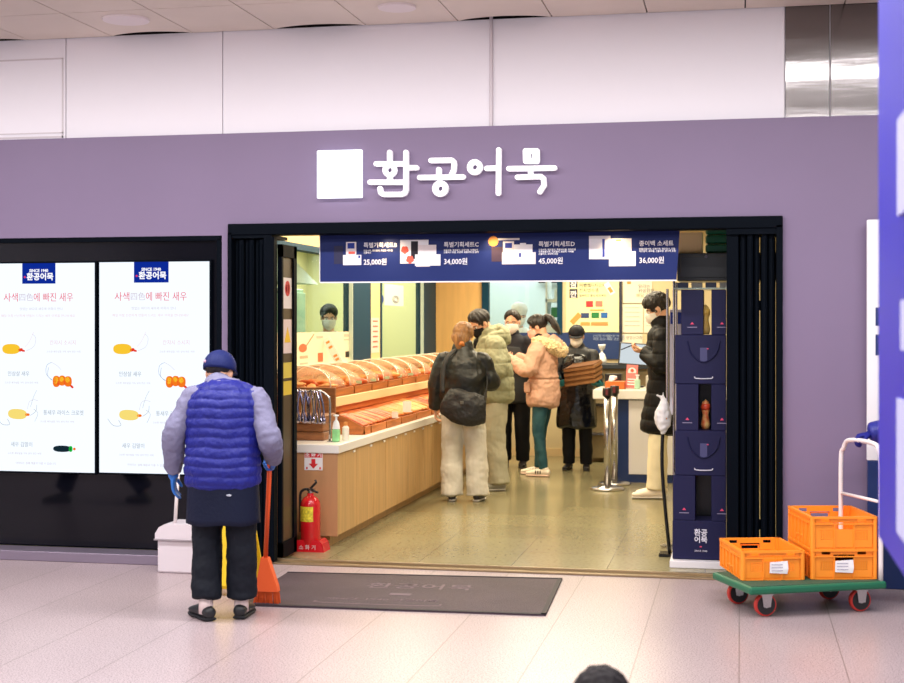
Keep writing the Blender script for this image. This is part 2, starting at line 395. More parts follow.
# backing sheets, then the open leaf seen edge on, with stickers on its glass
for xa, xb2 in ((-.009, .113), (.1205, .2115)):
    b = MB(); b.box(xa, .275, .02, xb2, .30, 2.05); b.build('backing_sheet', M_frame, fr)  # added sheet that blocks shop light between the folded leaves
t = thing('swing_door', 'narrow black framed glass door leaf standing open with warning stickers', 'door', (-2.88, .2, 0))
b = MB(); b.box(-2.895, .33, .02, -2.865, .39, 2.03); b.box(-2.895, .08, 1.95, -2.865, .39, 2.03); b.box(-2.895, .08, .02, -2.865, .39, .12); b.box(-2.895, .08, .02, -2.865, .11, 2.03)
b.build('door_frame', M_frame, t)
b = MB(); b.box(-2.884, .11, .12, -2.878, .33, 1.95); b.build('pane', mat('brown_film', (70, 54, 36), .4), t)
for z0, z1, c, nm in ((1.62, 1.82, (228, 220, 222), 'no smoking sticker'), (1.33, 1.55, (226, 205, 205), 'warning sticker'), (1.17, 1.27, (210, 190, 80), 'yellow sticker'), (1.06, 1.15, (214, 186, 60), 'yellow sticker')):
    b = MB(); b.box(-2.8775, .14, z0, -2.876, .31, z1); s_ = b.build('sticker', mat('sticker%d%d' % (c[0], c[2]), c, .5), t, label=nm)
b = MB(); b.mi = 0
b.lathe([(.05, 0), (.05, .002), (.036, .002), (.036, 0)], (-2.876, .225, 1.75), 20, (1, 0, 0)); b.box(-2.876, .215, 1.71, -2.874, .235, 1.79); b.build('sticker_symbol', mat('sign_red', (215, 40, 50), .5), t)
b = MB(); b.prism([(-2.8755, .16, 1.40), (-2.8755, .29, 1.40), (-2.8755, .225, 1.50)], (.001, 0, 0)); b.build('sticker_symbol', mat('warning_yellow', (235, 190, 40), .5), t)

# ================================================================== SHOP SIGN
yS = -.045
t = thing('shop_sign', 'large white raised Korean letters beside a lit white square on the purple fascia', 'sign', (-1.7, -.02, 2.3))
Mlet = mat('white_letter', (250, 248, 252), .4, emit=(255, 252, 255), es=.3)
Mglow = glow('square_light', (245, 248, 255), 1.9)
a0 = P(316.8, 150.5, yS); a1 = P(361.5, 197.5, yS)
b = MB(); b.box(a0.x, yS, a1.z, a1.x, -.012, a0.z, .004); b.build('lit_square', Mglow, t)
b = MB(); b.box(a0.x+.03, -.012, a1.z+.03, a1.x-.03, -.0, a0.z-.03); b.build('back_plate', mat('halo_blue', (150, 180, 255), .4, emit=(150, 180, 255), es=1.2), t)
l = bpy.data.lights.new('halo_lamp', 'POINT'); l.energy = .5; l.color = (.75, .8, 1); l.shadow_soft_size = .15
lo = bpy.data.objects.new('halo_lamp', l); COL.objects.link(lo); lo.location = ((a0.x+a1.x)/2, -.22, (a0.z+a1.z)/2)
def letter(orig, sc, strokes, rings, wd=2.55, name='letter'):
    b = MB()
    toP = lambda q: P(orig[0]+q[0]/sc, orig[1]+q[1]/sc, yS)
    r = wd*(8.6/FPX)
    for s in strokes:
        pts = [toP(q) for q in s]
        out = []
        for i, (p, q) in enumerate(zip(pts, pts[1:])):
            d = (q-p); n = V((-d.z, 0, d.x)).normalized(); ang = math.atan2(d.z, d.x); poly = []
            for k in range(9): a = ang+math.pi/2+math.pi*k/8; poly.append(p+V((math.cos(a)*r, 0, math.sin(a)*r)))
            for k in range(9): a = ang-math.pi/2+math.pi*k/8; poly.append(q+V((math.cos(a)*r, 0, math.sin(a)*r)))
            b.prism([x+V((0, i*-.0003, 0)) for x in poly], (0, .035, 0))
    for (c, ro, ri) in rings: b.ring(toP(c), ri/sc*8.6/FPX, ro/sc*8.6/FPX, .035)
    for x in (b,):
        b.build(name, Mlet, t, label=None)
letter((310, 140), 6.954, [[(552, 85), (552, 168)], [(458, 165), (650, 165)], [(665, 85), (665, 350), (655, 370), (635, 378), (510, 378), (490, 365), (485, 337)], [(665, 192), (738, 192)], [(415, 293), (650, 293)], [(552, 250), (552, 290)]], [((552, 208), 51, 17)])
letter((430, 135), 6.457, [[(5, 164), (140, 162), (152, 172), (155, 190), (152, 225), (135, 262)], [(-69, 274), (212, 270)], [(55, 222), (55, 268)]], [((65, 345), 53, 16)])
letter((430, 135), 6.457, [[(365, 215), (430, 213)], [(443, 95), (440, 376)]], [((288, 207), 51, 16)])
letter((430, 135), 6.457, [[(508, 217), (803, 212)], [(648, 222), (648, 265)], [(563, 272), (715, 268), (732, 280), (735, 325), (708, 366)], [(615, 102), (690, 102), (690, 168), (617, 168), (615, 102)], [(630, 118), (632, 152)], [(675, 118), (675, 152)]], [])

# ================================================================== DIGITAL SCREENS
Mscreen = glow('screen_white', (240, 247, 255), 1.12)
def screen(px0, px1, pyt, pyb, label, roll):
    A = P(px0, pyt, .02); B = P(px1, pyb, .02); x0, x1, z1, z0 = A.x, B.x, A.z, B.z
    if px0 < 0: x0 = x1-.75
    t = thing('display_screen', label, 'screen', ((x0+x1)/2, .02, z0), 0, 'menu screens in the black window')
    b = MB(); b.box(x0-.012, .0, z0-.012, x1+.012, .03, z1+.012, .003); b.build('bezel', M_frame, t)
    b = MB(); b.box(x0, -.004, z0, x1, .0, z1); b.build('screen_panel', Mscreen, t)
    W = x1-x0; H_ = z1-z0; y = -.006
    def at(u, v, dy=0): return V((x0+u*W, y-dy, z1-v*H_))
    b = MB(); a = at(.32, 0); c = at(.635, .098); b.box(a.x, y, c.z, c.x, -.004, a.z); b.build('logo_box', glow('logo_blue', (12, 42, 150), 1.), t)
    wt = glow('screen_text_white', (250, 250, 255), 1.1)
    text('SINCE 1940', .027, wt, t, at(.478, .042, .001), align='CENTER', bold=.0008, name='logo_text')
    text('환공어묵', .052, wt, t, at(.49, .078, .001), align='CENTER', bold=.0016, name='logo_text')
    b = MB(); b.lathe([(0.007, 0), (.007, .001)], at(.345, .066, .001), 12, (0, 1, 0)); b.build('logo_dot', glow('pink_glow', (230, 60, 110), 1), t)
    pk = glow('heading_pink', (235, 110, 125), 1.); pale = glow('pale_line', (212, 202, 215), 1.); pp = glow('pale_pink_line', (240, 208, 215), 1.); gr = glow('grey_line', (165, 175, 185), 1.)
    text('사색', .063, pk, t, at(.14, .18), name='heading', sx=.95); text('四色', .056, pale, t, at(.285, .178), name='heading', sx=.95); text('에 빠진 새우', .063, pk, t, at(.425, .18), name='heading', sx=.88)
    text('맛있는 바다의 새우와 어묵이 만나', .022, pale, t, at(.5, .225), align='CENTER', name='line')
    text('매일 아침 신선하게 만들어 드리는 새우 어묵을 만나보세요', .022, pp, t, at(.47, .258), align='CENTER', name='line')
    for s, u, v, ln in (('칸쟈시 소시지', .58, .39, .62), ('인삼살 새우', .18, .54, .14), ('통새우 라이스 크로켓', .52, .725, .56), ('새우 김말이', .21, .88, .14)):
        text(s, .036, gr if v > .6 or v == .54 else pp, t, at(u, v), name='line', sx=.9)
        text('고소한 새우살을 가득 넣어 만든 어묵', .016, pale, t, at(u-.03, v+.038), name='line')
    yl = glow('food_yellow', (250, 200, 50), 1.); org = glow('food_orange', (245, 120, 30), 1.); red = glow('food_red', (230, 60, 40), 1.); yp = glow('food_pale', (248, 222, 120), 1.); gy = glow('line_blue', (150, 165, 195), 1.)
    def blobs(lst, m, nm='picture'):
        b = MB()
        for (u, v, ru, rv, rot) in lst:
            c_ = at(u, v, .001); pts = []
            for k in range(20):
                a = 2*math.pi*k/20; ex = abs(math.cos(a))**.8*math.copysign(1, math.cos(a))*ru*W; ez = abs(math.sin(a))**.8*math.copysign(1, math.sin(a))*rv*W
                pts.append(c_+V((ex*math.cos(rot)-ez*math.sin(rot), 0, ex*math.sin(rot)+ez*math.cos(rot))))
            b.prism(pts, (0, -.001, 0))
        b.build(nm, m, t)
    def line(pts, m, r=.0013):
        b = MB(); b.tube([at(u, v, .001) for u, v in pts], r, 6, sub=5, dome=1); b.build('sketch_line', m, t)
    blobs([(.215, .412, .085, .045, .0)], yl); blobs([(.305, .416, .022, .014, .3), (.33, .42, .018, .009, -.2)], red)
    blobs([(.645, .566, .034, .05, 0), (.70, .562, .034, .045, 0), (.755, .566, .036, .046, 0)], org); blobs([(.64, .56, .022, .03, 0), (.695, .555, .02, .022, .5), (.75, .558, .02, .025, .4)], yl); blobs([(.665, .575, .012, .02, .3), (.728, .572, .012, .02, .1), (.79, .59, .02, .01, -.7)], red)
    blobs([(.275, .725, .09, .045, -.05)], yp); blobs([(.37, .727, .022, .012, 0)], org)
    line([(.35, .40), (.39, .375), (.43, .33)], pp); line([(.36, .42), (.43, .40), (.45, .36), (.42, .34)], pale)
    line([(.60, .56), (.55, .53), (.555, .49), (.60, .475)], gy); line([(.60, .475), (.65, .49), (.69, .51)], pale); line([(.61, .56), (.565, .54), (.57, .50)], gy, .0013)
    line([(.37, .70), (.39, .665), (.43, .655), (.47, .66)], pale); line([(.40, .73), (.45, .71), (.46, .68)], gr, .0014); line([(.40, .69), (.43, .64), (.46, .61)], gr, .0012)
    line([(.08, .745), (.13, .775), (.20, .775), (.18, .75)], gr, .0016); line([(.44, .76), (.47, .72), (.43, .70)], gr, .0012)
    if roll:
        blobs([(.70, .888, .085, .028, 0)], glow('roll_black', (20, 40, 50), 1.)); blobs([(.78, .888, .018, .026, 0)], glow('roll_green', (30, 190, 60), 1.)); blobs([(.815, .888, .012, .012, 0)], org)
    text('이미지는 실제 제품과 다를 수 있습니다', .018, pale, t, at(.45, .965), align='CENTER', name='line')
    return t
screen(-20, 96, 264, 472.5, 'left tall white menu screen in the black window, dark green topped roll drawn low', True)
screen(101, 210.5, 262.5, 474.5, 'right tall white menu screen in the black window, behind the cleaner', False)

# ================================================================== BANNER
t = thing('hanging_banner', 'long navy banner with four priced gift sets across the entrance', 'banner', (-1.5, .14, 1.79))
A = P(320.3, 233, .14); B = P(678.5, 281.5, .14)
b = MB(); b.prism([(A.x, .138, 1.785), (B.x-.012, .138, 1.785), (B.x+.008, .138, 2.10), (A.x, .138, 2.10)], (0, .008, 0)); b.build('cloth', mat('banner_navy', (28, 42, 100), .5, spec=.2), t)
b = MB(); b.box(A.x, .134, 1.781, B.x-.012, .148, 1.789); b.box(A.x-.004, .134, 1.785, A.x, .148, 2.1); b.build('hem', mat('hem_white', (235, 232, 235), .5), t)
b = MB()
for x in (-2.5, -1.5, -.5): b.tube([(x, .142, 2.09), (x, .142, 2.12)], .004, 6)
b.build('hook', M_steel, t)
Mw = mat('print_white', (240, 236, 240), .6); Mgift = mat('print_card', (236, 224, 224), .6); Mdk = mat('print_dark', (40, 36, 46), .6); Mbl = mat('print_blue', (50, 66, 150), .6); Mrd = mat('print_red', (226, 96, 80), .6); Mog = mat('print_orange', (226, 150, 80), .6)
def bp(px, py, d=0.): p = P(px, py, .137-d); return p
def card(x0, y0, x1, y1, m, d):
    a = bp(x0, y0, d); c = bp(x1, y1, d); b = MB(); b.box(a.x, a.y-.0004, c.z, c.x, a.y, a.z); b.build('printed_picture', m, t)
# set B
card(334, 246, 343, 264, mat('print_shadow', (50, 50, 78), .6), 0); card(346, 242, 356.3, 255, Mgift, .0005); card(347.5, 243, 354.5, 248.5, Mbl, .001); card(348.5, 251.5, 355, 254, Mrd, .001); card(343, 255, 361.3, 265, Mw, .001); card(358.3, 255.5, 360.3, 258, Mbl, .0015)
# set C
card(400.2, 240, 428.5, 263.3, Mw, 0); card(411, 241.3, 418, 259, Mdk, .0005); card(418, 245, 436.3, 256, Mgift, .001); card(415, 254.5, 440.5, 265.5, Mw, .0015); card(416, 263.5, 430, 266.5, Mgift, .0016)
b = MB()
for cx, cy, rr in ((404.8, 250, 4), (410, 259.5, 4)):
    for k in range(5):
        a = k*2*math.pi/5+.3; q = bp(cx+2*math.cos(a), cy+2*math.sin(a), .0004+.00013*k+.0007*(cx > 408)); b.lathe([(rr*.55*.0061, 0), (rr*.55*.0061, .0003)], q, 10, (0, -1, 0))
b.build('printed_flower', Mrd, t)
# set D
card(491.5, 247, 504, 261.5, mat('print_maroon', (74, 56, 70), .6), 0); card(498, 238.3, 519.5, 240, Mgift, 0); card(503, 241.5, 514, 252.5, Mgift, .0005); card(505, 243, 512, 248, Mbl, .001); card(514, 244.5, 532.5, 253, Mw, .0007); card(520, 243, 526, 246, Mw, .0008); card(502, 252.5, 535.7, 264, Mgift, .0012); card(519, 253, 521, 257, Mbl, .0015)
b = MB(); b.lathe([(5.2*.0062, 0), (5.2*.0062, .0004)], bp(493.3, 241.3, .0003), 24, (0, -1, 0)); b.build('printed_medal', Mog, t)
# set A
card(589, 236, 610.5, 259, Mw, 0); card(602.3, 239, 604.8, 257, Mbl, .0004); card(610, 238.6, 631.5, 252, Mgift, .0007); card(609, 251.5, 635.7, 266, Mw, .001); card(616, 239.5, 621, 241, Mog, .001)
for px, nm, tag_, pr, l2 in ((363.5, '특별기획세트B', 1, '25,000원', '모둠어묵, 땡초말이, 특별한 새우볼\n선물박스'), (443.7, '특별기획세트C', 1, '34,000원', '모둠어묵, 땡초말이, 오징어볼, 야채말이\n선물박스 포함, 보냉백, 명품어묵 한 상자'), (538.5, '특별기획세트D', 1, '45,000원', '모둠어묵, 땡초말이, 특별새우볼, 프리미엄\n수제명품어묵, 치즈말이, 보냉백, 야채볼\n선물박스, 보냉백 포함'), (639, '종이백 소세트', 1, '36,000원', '명품모둠어묵, 수제어묵, 땡초말이, 모둠\n치즈말이, 새우볼, 선물포장, 종이백 포함')):
    dy = (px-363)*-.006
    text(nm, .036, Mw, t, bp(px, 247.3+dy, .001), bold=.0006, name='banner_text')
    text(l2, .0135, Mw, t, bp(px, 251.5+dy, .001), name='banner_text', bold=.0002)
    text(pr, .046, Mw, t, bp(px, 264.6+dy, .001), bold=.0006, name='banner_price', sx=.92)

# ================================================================== SERVING COUNTER
Mcab = mat('cabinet_wood', (196, 156, 104), .45, var=.1, scale=3., stretch=(8, 8, .5))
Mtop = mat('counter_white', (238, 232, 226), .3)
b = MB(); b.box(-3.5, .69, .64, -2.665, 7.0, .70, .004); tag(b.build('countertop', Mtop), 'long white worktop carrying the fish cake display', 'worktop')
ys = [.72, 1.65, 2.40, 3.03, 3.7, 4.4, 5.2, 6.1, 7.0]
for i, (y0, y1) in enumerate(zip(ys, ys[1:])):
    where = ['nearest the fire extinguisher', 'second from the entrance', 'third from the entrance', 'fourth from the entrance', 'beside the woman in the black leather jacket', 'sixth from the entrance, behind the couple', 'seventh from the entrance', 'at the far end'][i]
    t = thing('counter_cabinet', 'pale wood base cabinet under the white worktop, '+where, 'cabinet', (-3.1, y0, 0), 0, 'base cabinets under the worktop')
    b = MB(); b.box(-3.48, y0+.001, .075, -2.70, y1-.001, .64); b.box(-3.44, y0+.001+(.05 if i == 0 else 0), 0, -2.75, y1-.001, .075); b.build('body', Mcab, t)
    n = 2 if i else 2; dw = (y1-y0)/n
    for k in range(n):
        b = MB(); b.box(-2.70, y0+k*dw+.003, .08, -2.68, y0+(k+1)*dw-.003, .635, .002); d = b.build('door', Mcab, t)
        b = MB(); b.box(-2.68, y0+(k+.8)*dw, .612, -2.672, y0+(k+.8)*dw+.05, .628, .002); b.build('pull_tab', Mtop, d)
    if i == 0:
        b = MB(); b.box(-3.48, .705, .075, -2.68, .72, .64, .002); b.build('end_panel', mat('cabinet_end', (190, 140, 98), .45, var=.08, scale=3., stretch=(4, 8, .6)), t)
# extinguisher sign on the end panel
t = thing('fire_sign', 'small red and white fire extinguisher sign on the counter end', 'sign', (-2.85, .70, .53))
b = MB(); b.box(-2.913, .701, .523, -2.783, .704, .648, .001); b.build('plate', mat('sign_white', (238, 232, 234), .5), t)
rd = mat('sign_red', (215, 40, 50), .5)
b = MB(); b.box(-2.91, .6995, .61, -2.786, .701, .645); b.build('header', rd, t)
text('소 화 기', .036, mat('sign_white', (238, 232, 234)), t, (-2.848, .6988, .616), align='CENTER', bold=.0012)
b = MB(); b.prism([(-2.862, .6995, .60), (-2.834, .6995, .60), (-2.834, .6995, .568), (-2.815, .6995, .568), (-2.848, .6995, .535), (-2.881, .6995, .568), (-2.862, .6995, .568)], (0, .0008, 0)); b.box(-2.90, .6995, .53, -2.889, .7005, .545); b.box(-2.806, .6995, .53, -2.795, .7005, .545); b.build('arrow', rd, t)
# fire extinguisher
ex, ey = -2.825, .56
t = thing('fire_extinguisher', 'red fire extinguisher standing on a red stand beside the counter', 'fire extinguisher', (ex, ey, 0))
Mred = mat('extinguisher_red', (205, 22, 34), .25, coat=.3)
b = MB(); b.lathe([(0, .03), (.062, .03), (.067, .04), (.067, .30), (.064, .325), (.05, .35), (.03, .365), (.022, .37), (.022, .385), (0, .385)], (ex, ey, 0), 28); b.build('cylinder', Mred, t, smooth=True)
b = MB(); b.prism([(ex-.115, ey-.07, 0), (ex+.115, ey-.07, 0), (ex+.10, ey-.065, .055), (ex+.075, ey-.06, .075), (ex-.075, ey-.06, .075), (ex-.10, ey-.065, .055)], (0, .15, 0)); b.build('stand', Mred, t)
text('소 화 기', .036, mat('sign_white', (238, 232, 234)), t, (ex, ey-.0715, .018), rot=(math.pi/2, 0, 0), align='CENTER', name='stand_text')
b = MB(); b.tube([(ex, ey, .38), (ex, ey, .41)], .017, 12); b.box(ex-.016, ey-.016, .40, ex+.03, ey+.016, .415); b.build('valve', M_steel, t)
b = MB(); b.tube([(ex-.0, ey, .415), (ex+.045, ey-.01, .46), (ex+.035, ey-.01, .475)], .008, 8); b.tube([(ex+.01, ey, .405), (ex+.055, ey-.01, .39)], .008, 8); b.build('handle', mat('black_plastic', (22, 22, 26), .4), t)
b = MB(); b.tube([(ex-.015, ey, .41), (ex-.05, ey, .405), (ex-.072, ey, .37), (ex-.073, ey+.01, .25), (ex-.073, ey+.01, .12)], .009, 8, sub=4); b.build('hose', mat('black_plastic', (22, 22, 26), .4), t)
b = MB()
for k in range(8):
    a0_, a1_ = math.radians(-170+k*14), math.radians(-170+(k+1)*14)
    b.quad(*[(ex+.0678*math.cos(a), ey+.0678*math.sin(a), z) for a, z in ((a0_, .2), (a1_, .2), (a1_, .3), (a0_, .3))])
b.build('instruction_label', mat('label_yellow', (226, 206, 60), .5, var=.3, scale=60), t)

# ================================================================== TONGS, BLOCKS, BOTTLE
Mtw = mat('tray_wood', (190, 112, 52), .5, var=.22, scale=10., stretch=(1, .3, 3))
Mtd = mat('tray_wood_dark', (140, 88, 50), .5, var=.2, scale=10., stretch=(1, 3, 6))
t = thing('tong_rack', 'bent steel tube rack holding the serving tongs', 'rack', (-2.8, .93, .70))
b = MB(); b.tube([(-2.80, .93, .70), (-2.80, .93, .97), (-2.82, .93, 1.02), (-2.87, .93, 1.05), (-2.95, .93, 1.05), (-3.14, .93, 1.05), (-3.19, .93, 1.02), (-3.2, .93, .96), (-3.2, .93, .70)], .009, 12, sub=4); b.build('rail', M_steel, t, smooth=True)
b = MB(); b.lathe([(.02, 0), (.02, .006), (0, .006)], (-2.80, .93, .70), 16); b.lathe([(.02, 0), (.02, .006), (0, .006)], (-3.2, .93, .70), 16); b.build('foot', M_steel, t)
tg = thing('serving_tongs', '', 'tongs', (0, 0, 0), 0, 'serving tongs on the steel rack')
Mt2 = mat('tong_steel', (185, 180, 198), .18, metal=1.)
for sgn in (-1, 1):
    b = MB(); b.tube([(0, 0, 0), (sgn*.012, -.004, -.06), (sgn*.019, -.006, -.13), (sgn*.012, -.004, -.17), (sgn*.014, -.006, -.20), (sgn*.010, -.004, -.215)], [(.007, .003), (.008, .003), (.007, .003), (.010, .0035), (.015, .004), (.009, .003)], 8, sub=3); b.build('arm', Mt2, tg, world=False)
b = MB(); b.tube([(-.008, 0, .0), (0, 0, .012), (.008, 0, 0)], .004, 8, sub=4); b.build('hinge', Mt2, tg, world=False)
for i in range(13):
    o = tg if i == 0 else copy_tree(tg)
    o.location = (-2.865-i*.0205-random.uniform(0, .006), .912-.012*(i % 2), 1.052+random.uniform(-.012, .006)); o.rotation_euler = (random.uniform(-.04, .05), random.uniform(-.09, .09), random.uniform(-1.1, 1.1))
    o['label'] = 'steel serving tongs hanging on the bent rack, %s' % ('rightmost of the row' if i == 0 else 'leftmost of the row' if i == 12 else 'in the crowded middle of the row')
for k, (z0, y0, x1) in enumerate(((.70, .98, -2.86), (.76, .985, -2.865), (.82, .98, -2.86))):
    b = MB(); b.box(-3.16, y0, z0+.001, x1, y0+.30, z0+.058, .006)
    tag(b.build('wooden_tray', Mtd), 'brown wooden serving tray stacked under the tongs, '+('bottom', 'middle', 'top')[k]+' of three', 'tray', 'stacked serving trays')
t = thing('sanitizer_bottle', 'clear green pump bottle of hand sanitizer on the counter corner', 'bottle', (-2.752, .93, .70))
b = MB(); b.box(-2.78, .905, .70, -2.728, .955, .79, .012, seg=3); b.build('bottle', mat('green_gel', (150, 220, 150), .15, var=.15, scale=20), t)
b = MB(); b.lathe([(0, 0), (.027, 0), (.022, .04), (.014, .055), (.008, .06), (.008, .085), (.02, .09), (.02, .098), (0, .1)], (-2.754, .93, .79), 16); b.tube([(-2.754, .93, .88), (-2.754, .90, .884)], .006, 8); b.build('pump', mat('pump_white', (240, 240, 240), .4), t)
t = thing('spray_bottle', 'small white bottle with an orange cap behind the sanitizer', 'bottle', (-2.715, 1.05, .70))
b = MB(); b.lathe([(0, 0), (.025, 0), (.025, .09), (.012, .105), (0, .105)], (-2.72, 1.05, .70), 16); b.build('body', mat('bottle_white', (236, 226, 210), .4), t)
b = MB(); b.lathe([(0, 0), (.014, 0), (.014, .025), (0, .025)], (-2.72, 1.05, .805), 12); b.build('cap', Mog, t)

# ================================================================== DISPLAY SHELVES
t = thing('display_riser', 'two tier wooden display rack standing on the white worktop', 'display rack', (-3.2, 1.5, .70))
b = MB(); b.box(-3.47, 1.5, .70, -2.93, 1.53, 1.05, .003); b.build('end_panel', Mtd, t, label='brown plank end panel')
b = MB(); b.box(-3.47, 1.53, .955, -2.96, 6.9, .975); b.build('shelf', Mtw, t)
b = MB(); b.box(-2.965, 1.53, .905, -2.935, 6.9, .975, .003); b.build('front_rail', mat('rail_pale', (244, 222, 168), .45), t, label='pale cream front rail')
b = MB(); b.box(-2.985, 1.53, .855, -2.965, 6.9, .91, .002); b.build('under_rail', mat('rail_orange_reflection', (214, 118, 50), .5), t)  # orange colour stands in for the reflection under the upper shelf
b = MB(); b.box(-3.47, 1.53, .70, -3.45, 6.9, 1.0); b.build('back_board', Mtd, t)
Mf = [mat('fishcake_red', (190, 74, 38), .4, var=.25, scale=30, col2=(214, 116, 60)), mat('fishcake_orange', (232, 150, 78), .45, col2=(214, 112, 50), scale=25), mat('fishcake_tan', (240, 190, 120), .5, col2=(224, 140, 74), scale=25)]
def tray_mb(xf, xb, y0, y1, zf, zb, base, th=.012):
    b = MB()
    b.prism([(xf-th, y0, base), (xf-th, y0, zf), (xb+th, y0, zb), (xb+th, y0, base)], (0, th, 0)); b.prism([(xf-th, y1-th, base), (xf-th, y1-th, zf), (xb+th, y1-th, zb), (xb+th, y1-th, base)], (0, th, 0))
    b.box(xf-th, y0+th, base, xf, y1-th, zf); b.box(xb, y0+th, base, xb+th, y1-th, zb); b.prism([(xf-.001, y0+th, base+.005), (xb+.001, y0+th, base+.005), (xb+.001, y0+th, zb-.045), (xf-.001, y0+th, zf-.03)], (0, y1-y0-2*th, 0))
    return b
def piece(kind, nm='fish_cake'):
    b = MB()
    if kind == 0:
        bm = b.b; etube(bm, [(-.16, 0, 0), (-.08, 0, .004), (.04, 0, .002), (.15, 0, 0)], [(.017, .012), (.022, .015), (.021, .015), (.016, .012)], 10, 3, 1., (0, 1, 0))
    elif kind == 1: b.ell((0, 0, 0), (.085, .035, .02), None, 12)
    else: etube(b.b, [(-.06, -.01, 0), (-.02, .01, .012), (.03, -.005, .004), (.07, .012, .0)], [.018, .026, .024, .015], 10, 3, 1.)
    for v in b.b.verts: v.co += V((1, 1, 1))*(noise.noise(v.co*40)*.004)
    me = bpy.data.meshes.new(nm); b.b.to_mesh(me); b.b.free()
    for p in me.polygons: p.use_smooth = True
    return me
PM = {}
for kd in (0, 1, 2):
    for mi in (0, 1, 2): me = piece(kd); me.materials.append(Mf[mi]); PM[kd, mi] = me
ORD = ['nearest', 'second', 'third', 'fourth', 'fifth', 'sixth', 'seventh', 'eighth', 'ninth', 'farthest']
ly = [1.05+.0, 1.73, 2.25, 2.80, 3.4, 4.0, 4.7, 5.4, 6.1]
ly = [1.73, 2.2, 2.7, 3.25, 3.85, 4.5, 5.2, 6.0, 6.85]
for i, (y0, y1) in enumerate(zip(ly, ly[1:])):
    b = tray_mb(-2.715, -3.12, y0+.004, y1-.004, .755, .86, .701)
    tag(b.build('display_tray', Mtw), 'wooden tray of long red-brown fish cakes on the worktop, %s on the lower tier' % (ORD[i] if i < 7 else 'farthest'), 'tray', 'lower tier wooden trays')
    n = 9 if i < 4 else 6; mi = (0, 0, 1, 2, 0, 0, 1, 2)[i]
    for k in range(n):
        o = bpy.data.objects.new('fish_cake_stick', PM[0, mi if k % 5 else 1]); COL.objects.link(o)
        yy = y0+.045+(y1-y0-.09)*(k/(n-1)); xx = -2.905+random.uniform(-.012, .012)
        o.location = (xx, yy, .755+.105*(-2.715-xx)/.405+.004+random.uniform(0, .008)); o.rotation_euler = (0, math.atan2(.105, .405)+random.uniform(-.03, .03), random.uniform(-.10, .10)); o.scale = (1.08, 1.15, 1.1)
        tag(o, 'long fried fish cake lying across the %s lower tray' % (ORD[i] if i < 7 else 'farthest'), 'fish cake', 'fish cakes in the %s lower tray' % ORD[i])
# nearest corner tray, taller and facing the entrance
b = tray_mb(-2.715, -2.92, 1.545, 1.725, .76, .85, .701)
tag(b.build('display_tray', Mtw), 'small orange wooden tray at the near corner of the lower tier', 'tray')
for k in range(5):
    o = bpy.data.objects.new('fish_cake_stick', PM[0, 0]); COL.objects.link(o); o.location = (-2.82, 1.575+k*.03, .802); o.rotation_euler = (0, .42, random.uniform(-.08, .08)); o.scale = (.6, .9, .9)
    tag(o, 'short red-brown fish cake in the near corner tray', 'fish cake', 'fish cakes in the near corner tray')
uy = [1.56+.53*i for i in range(11)]
Mlid = bpy.data.materials.new('acrylic_lid'); Mlid.use_nodes = True; nt = Mlid.node_tree; nt.nodes.clear()
tr = nt.nodes.new('ShaderNodeBsdfTransparent'); df = nt.nodes.new('ShaderNodeBsdfTranslucent'); gl = nt.nodes.new('ShaderNodeBsdfGlossy'); dd = nt.nodes.new('ShaderNodeBsdfDiffuse'); m1 = nt.nodes.new('ShaderNodeMixShader'); m2 = nt.nodes.new('ShaderNodeMixShader'); m3 = nt.nodes.new('ShaderNodeMixShader'); oo = nt.nodes.new('ShaderNodeOutputMaterial')
df.inputs[0].default_value = lin(252, 214, 170); dd.inputs[0].default_value = lin(250, 228, 205); gl.inputs['Roughness'].default_value = .12; m1.inputs[0].default_value = .27; m2.inputs[0].default_value = .5; m3.inputs[0].default_value = .12
L_ = nt.links.new; L_(tr.outputs[0], m1.inputs[1]); L_(m2.outputs[0], m1.inputs[2]); L_(df.outputs[0], m2.inputs[1]); L_(dd.outputs[0], m2.inputs[2]); L_(m1.outputs[0], m3.inputs[1]); L_(gl.outputs[0], m3.inputs[2]); L_(m3.outputs[0], oo.inputs[0])
for i in range(10):
    y0, y1 = uy[i]+.004, uy[i+1]-.004
    t = thing('covered_tray', 'wooden tray of fish cakes under a clear arched lid, %s on the upper tier' % ORD[i], 'tray', (-3.2, y0, .976), 0, 'upper tier covered trays')
    tray_mb(-2.945, -3.45, y0, y1, 1.035, 1.045, .977).build('tray_box', Mtw, t)
    b = MB(); N = 16; nr = 5; rings = []
    for j in range(nr+1):
        s_ = j/nr; yy = y0+.01+(y1-y0-.02)*s_; hh = .165-.075*s_**2; ww = .235-.03*s_**2
        rings.append([V((-3.22-ww*math.cos(math.pi*k/N), yy, 1.04+hh*math.sin(math.pi*k/N)**.8)) for k in range(N+1)])
    vs = [[b.b.verts.new(p) for p in r] for r in rings]
    for a_, c_ in zip(vs, vs[1:]):
        for k in range(N): b._f([a_[k], a_[k+1], c_[k+1], c_[k]])
    o = b.build('lid', Mlid, t, smooth=True)
    md = o.modifiers.new('s', 'SOLIDIFY'); md.thickness = .004
    b = MB(); b.tube(rings[0], .0045, 8, dome=0); b.build('lid_rim', mat('rim_white', (250, 238, 220), .25), t, smooth=True)
    for k in range(9 if i < 6 else 5):
        kd = random.choice((1, 2, 2)); mi = random.choice((1, 2, 2, 0)) if i < 9 else 1
        o = bpy.data.objects.new('fish_cake', PM[kd, mi]); COL.objects.link(o)
        o.location = (random.uniform(-3.30, -3.03), y0+.08+(y1-y0-.16)*((k % 3)/2), 1.035+.014*(k//3)); o.rotation_euler = (random.uniform(-.3, .3), random.uniform(-.2, .2), random.uniform(0, 3))
        tag(o, 'golden fried fish cake heaped in the %s upper tray' % ORD[i], 'fish cake', 'fish cakes in the %s upper tray' % ORD[i])
